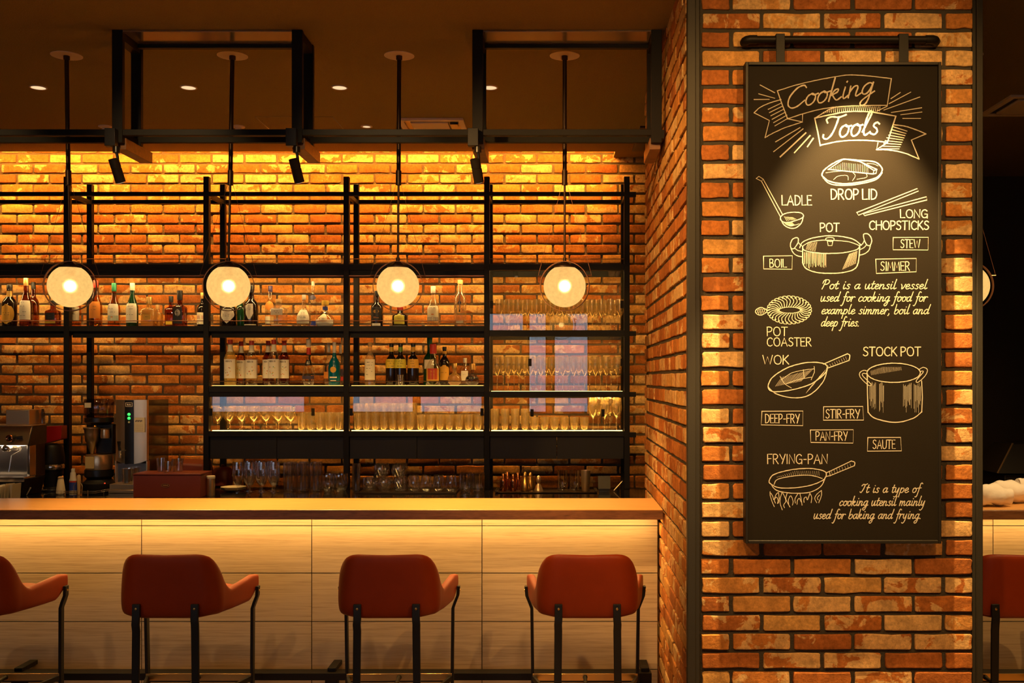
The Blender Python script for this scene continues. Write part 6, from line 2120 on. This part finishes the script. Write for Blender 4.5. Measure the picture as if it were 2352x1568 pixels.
for px, Y, hh, r, lab in ((369, 6.76, .088, .026, 'clear plastic cup at the boiler end of the chest lid'), (384, 6.70, .070, .030, 'low clear plastic cup in the middle of the chest lid'), (408, 6.75, .085, .038, 'wide clear plastic cup on the chest lid')):
    glassware('plastic_cup', [(r * .8, 0), (r * .82, .002), (r, hh), (r - .001, hh), (r * .78, .004), (.001, .003)], lab, 'cup', PX(px, Y), Y, zc, 'clear cups on the chest', 'glass')
t = thing('spoon', 'clear spoon handles sticking out of the wide cup', 'utensil', (PX(408, 6.75), 6.75, zc))
b = MB()
for (dx, dy) in ((-.026, .0), (.030, .01), (.012, -.012)):
    b.tube([(dx * .5, dy, .006), (dx * 1.6, dy * 1.5, .115 + abs(dx) * .4)], [.0022, .0032], 6)
part(b, 'handles', M['glass'], t)
t = thing('folded_cloth', 'dark red folded cloth behind the chest beside the shelf post', 'cloth', (PX(452, 7.35), 7.35, WT + .12))
t.location.z = WT
part(MB().hexa([(-.16, -.10, 0), (.11, -.10, 0), (.11, .1, 0), (-.16, .1, 0)], [(-.12, -.09, .175), (.08, -.09, .165), (.08, .09, .185), (-.12, .09, .19)]), 'bundle', M['red_wood'], t, bevel=.02, seg=4)
t = thing('canister', 'slim steel canister at the end of the red-brown chest', 'canister', (PX(484, 6.74), 6.74, WT))
part(MB().lathe([(.026, 0), (.027, .003), (.027, .112)], 24), 'body', M['steel'], t)
part(MB().lathe([(.028, .1122), (.029, .115), (.029, .128), (.026, .131)], 24), 'lid', M['paper'], t)
part(MB().tube([(-.02, -.01, .124), (-.027, -.012, .117)], [.005, .003], 8), 'spout', M['paper'], t)
t = thing('dark_pot', 'dark brown round pot behind the canister', 'pot', (PX(512, 7.33), 7.33, WT))
part(MB().lathe([(.055, 0), (.068, .01), (.070, .09), (.062, .12), (.058, .125)], 26), 'body', M['red_wood'], t)
part(MB().lathe([(.060, .1255), (.05, .135), (.012, .14), (.014, .152), (.004, .156)], 24), 'lid', M['red_wood'], t)
for k in range(3):
    o = MB().lathe([(.030, 0), (.05, .004), (.083, .016), (.085, .018), (.05, .008), (.001, .006)], 30, capt=False).build('plate', M['ivory'])
    o.location = (PX(536, 6.985), 6.985, WT + .0005 + k * .0075)
    tag(o, ('lowest', 'middle', 'topmost')[k] + ' small ivory plate in the stack behind the brandy glasses', 'plate', 'stack of small plates')

# paper napkins and a pen at the counter edge
t = thing('napkin_stack', 'crumpled cream paper napkins at the edge of the counter', 'napkins', (PX(5, 5.45), 6.72, WT))
t.location = (PX(8, 6.55), 6.55, WT)
rnd = random.Random(2)
b = MB()
for i in range(12):
    x = -.16 + i * .021
    hgt = .088 + rnd.uniform(-.006, .01)
    b.hexa([(x, -.05, 0), (x + .005, -.05, 0), (x + .005, .06, 0), (x, .06, 0)], [(x + rnd.uniform(-.008, .012), -.05, hgt), (x + .006 + rnd.uniform(0, .01), -.05, hgt + rnd.uniform(-.01, .008)), (x + .012, .06, hgt), (x + .004, .06, hgt)])
part(b, 'sheets', M['paper'], t, smooth=False)
t = thing('pen', 'short white pen leaning at the counter edge near the napkins', 'pen', (PX(63, 6.74), 6.74, WT))
part(MB().tube([(-.006, 0, .003), (.012, .01, .045)], [.004, .0045], 10), 'barrel', M['l_white'], t)
part(MB().tube([(.012, .01, .045), (.016, .012, .053)], [.006, .004], 10), 'tip', M['l_white'], t)

# ------------------------------------------------------------------ things seen beyond the pillar
TZ = 0.993
rnd = random.Random(8)
for k, (px, w_, y_, lab) in enumerate(((2282, .13, 5.02, 'rolled white towel next to the pillar edge on the far counter'), (2326, .14, 5.15, 'rolled white towel lying across the others on the far counter'), (2375, .14, 5.30, 'rolled white towel farthest from the pillar on the far counter'))):
    b = MB()
    v, f = [], []
    ns, nc = 16, 14
    for i in range(ns + 1):
        u = i / ns
        rr = .050 * (1 - .25 * abs(2 * u - 1) ** 3) * (1 + .10 * math.sin(u * 13 + k))
        for c in range(nc):
            a = 2 * PI * c / nc
            r2 = rr * (1 + .10 * math.sin(3 * a + u * 7 + k))
            v.append(((u - .5) * w_ * 1.3, r2 * math.cos(a) * 1.05, .055 + .014 * math.sin(u * 5 + k) * .4 + r2 * math.sin(a)))
    for i in range(ns):
        for c in range(nc):
            f.append((i * nc + c, i * nc + (c + 1) % nc, (i + 1) * nc + (c + 1) % nc, (i + 1) * nc + c))
    f += [tuple(range(nc)), tuple(ns * nc + c for c in range(nc))]
    zmin = min(p[2] for p in v)
    o = b.add(v, f).build('towel', M['white_cloth'], angle=80)
    o.location = (PX(px, y_), y_, TZ - zmin + .0005)
    o.rotation_euler = (0, 0, (0.12, -0.10, 0.08)[k])
    tag(o, lab, 'towel', 'white towels on the far counter')
HY = 6.6
t = thing('display_hood', 'black sloping glass hood standing behind the far counter', 'hood', (PX(2330, HY), HY, 0))
zz0, zz1 = PZ(1087, HY), PZ(1022, HY)
part(MB().hexa([(-.11, 0, zz0), (.7, 0, zz0 - .01), (.7, .5, zz0 - .01), (-.11, .5, zz0)], [(.045, .12, zz1), (.7, .12, zz1 + .02), (.7, .4, zz1 + .02), (.045, .4, zz1)]), 'hood', M['satin_black'], t, bevel=.004)
part(MB().bar((-.108, -.002, zz0 + .004), (.042, .118, zz1 + .004), .010, .006), 'edge_trim', M['steel'], t)
part(MB().box(-.05, .7, .03, .48, 0, zz0 - .012), 'cabinet', M['satin_black'], t, bevel=.004)
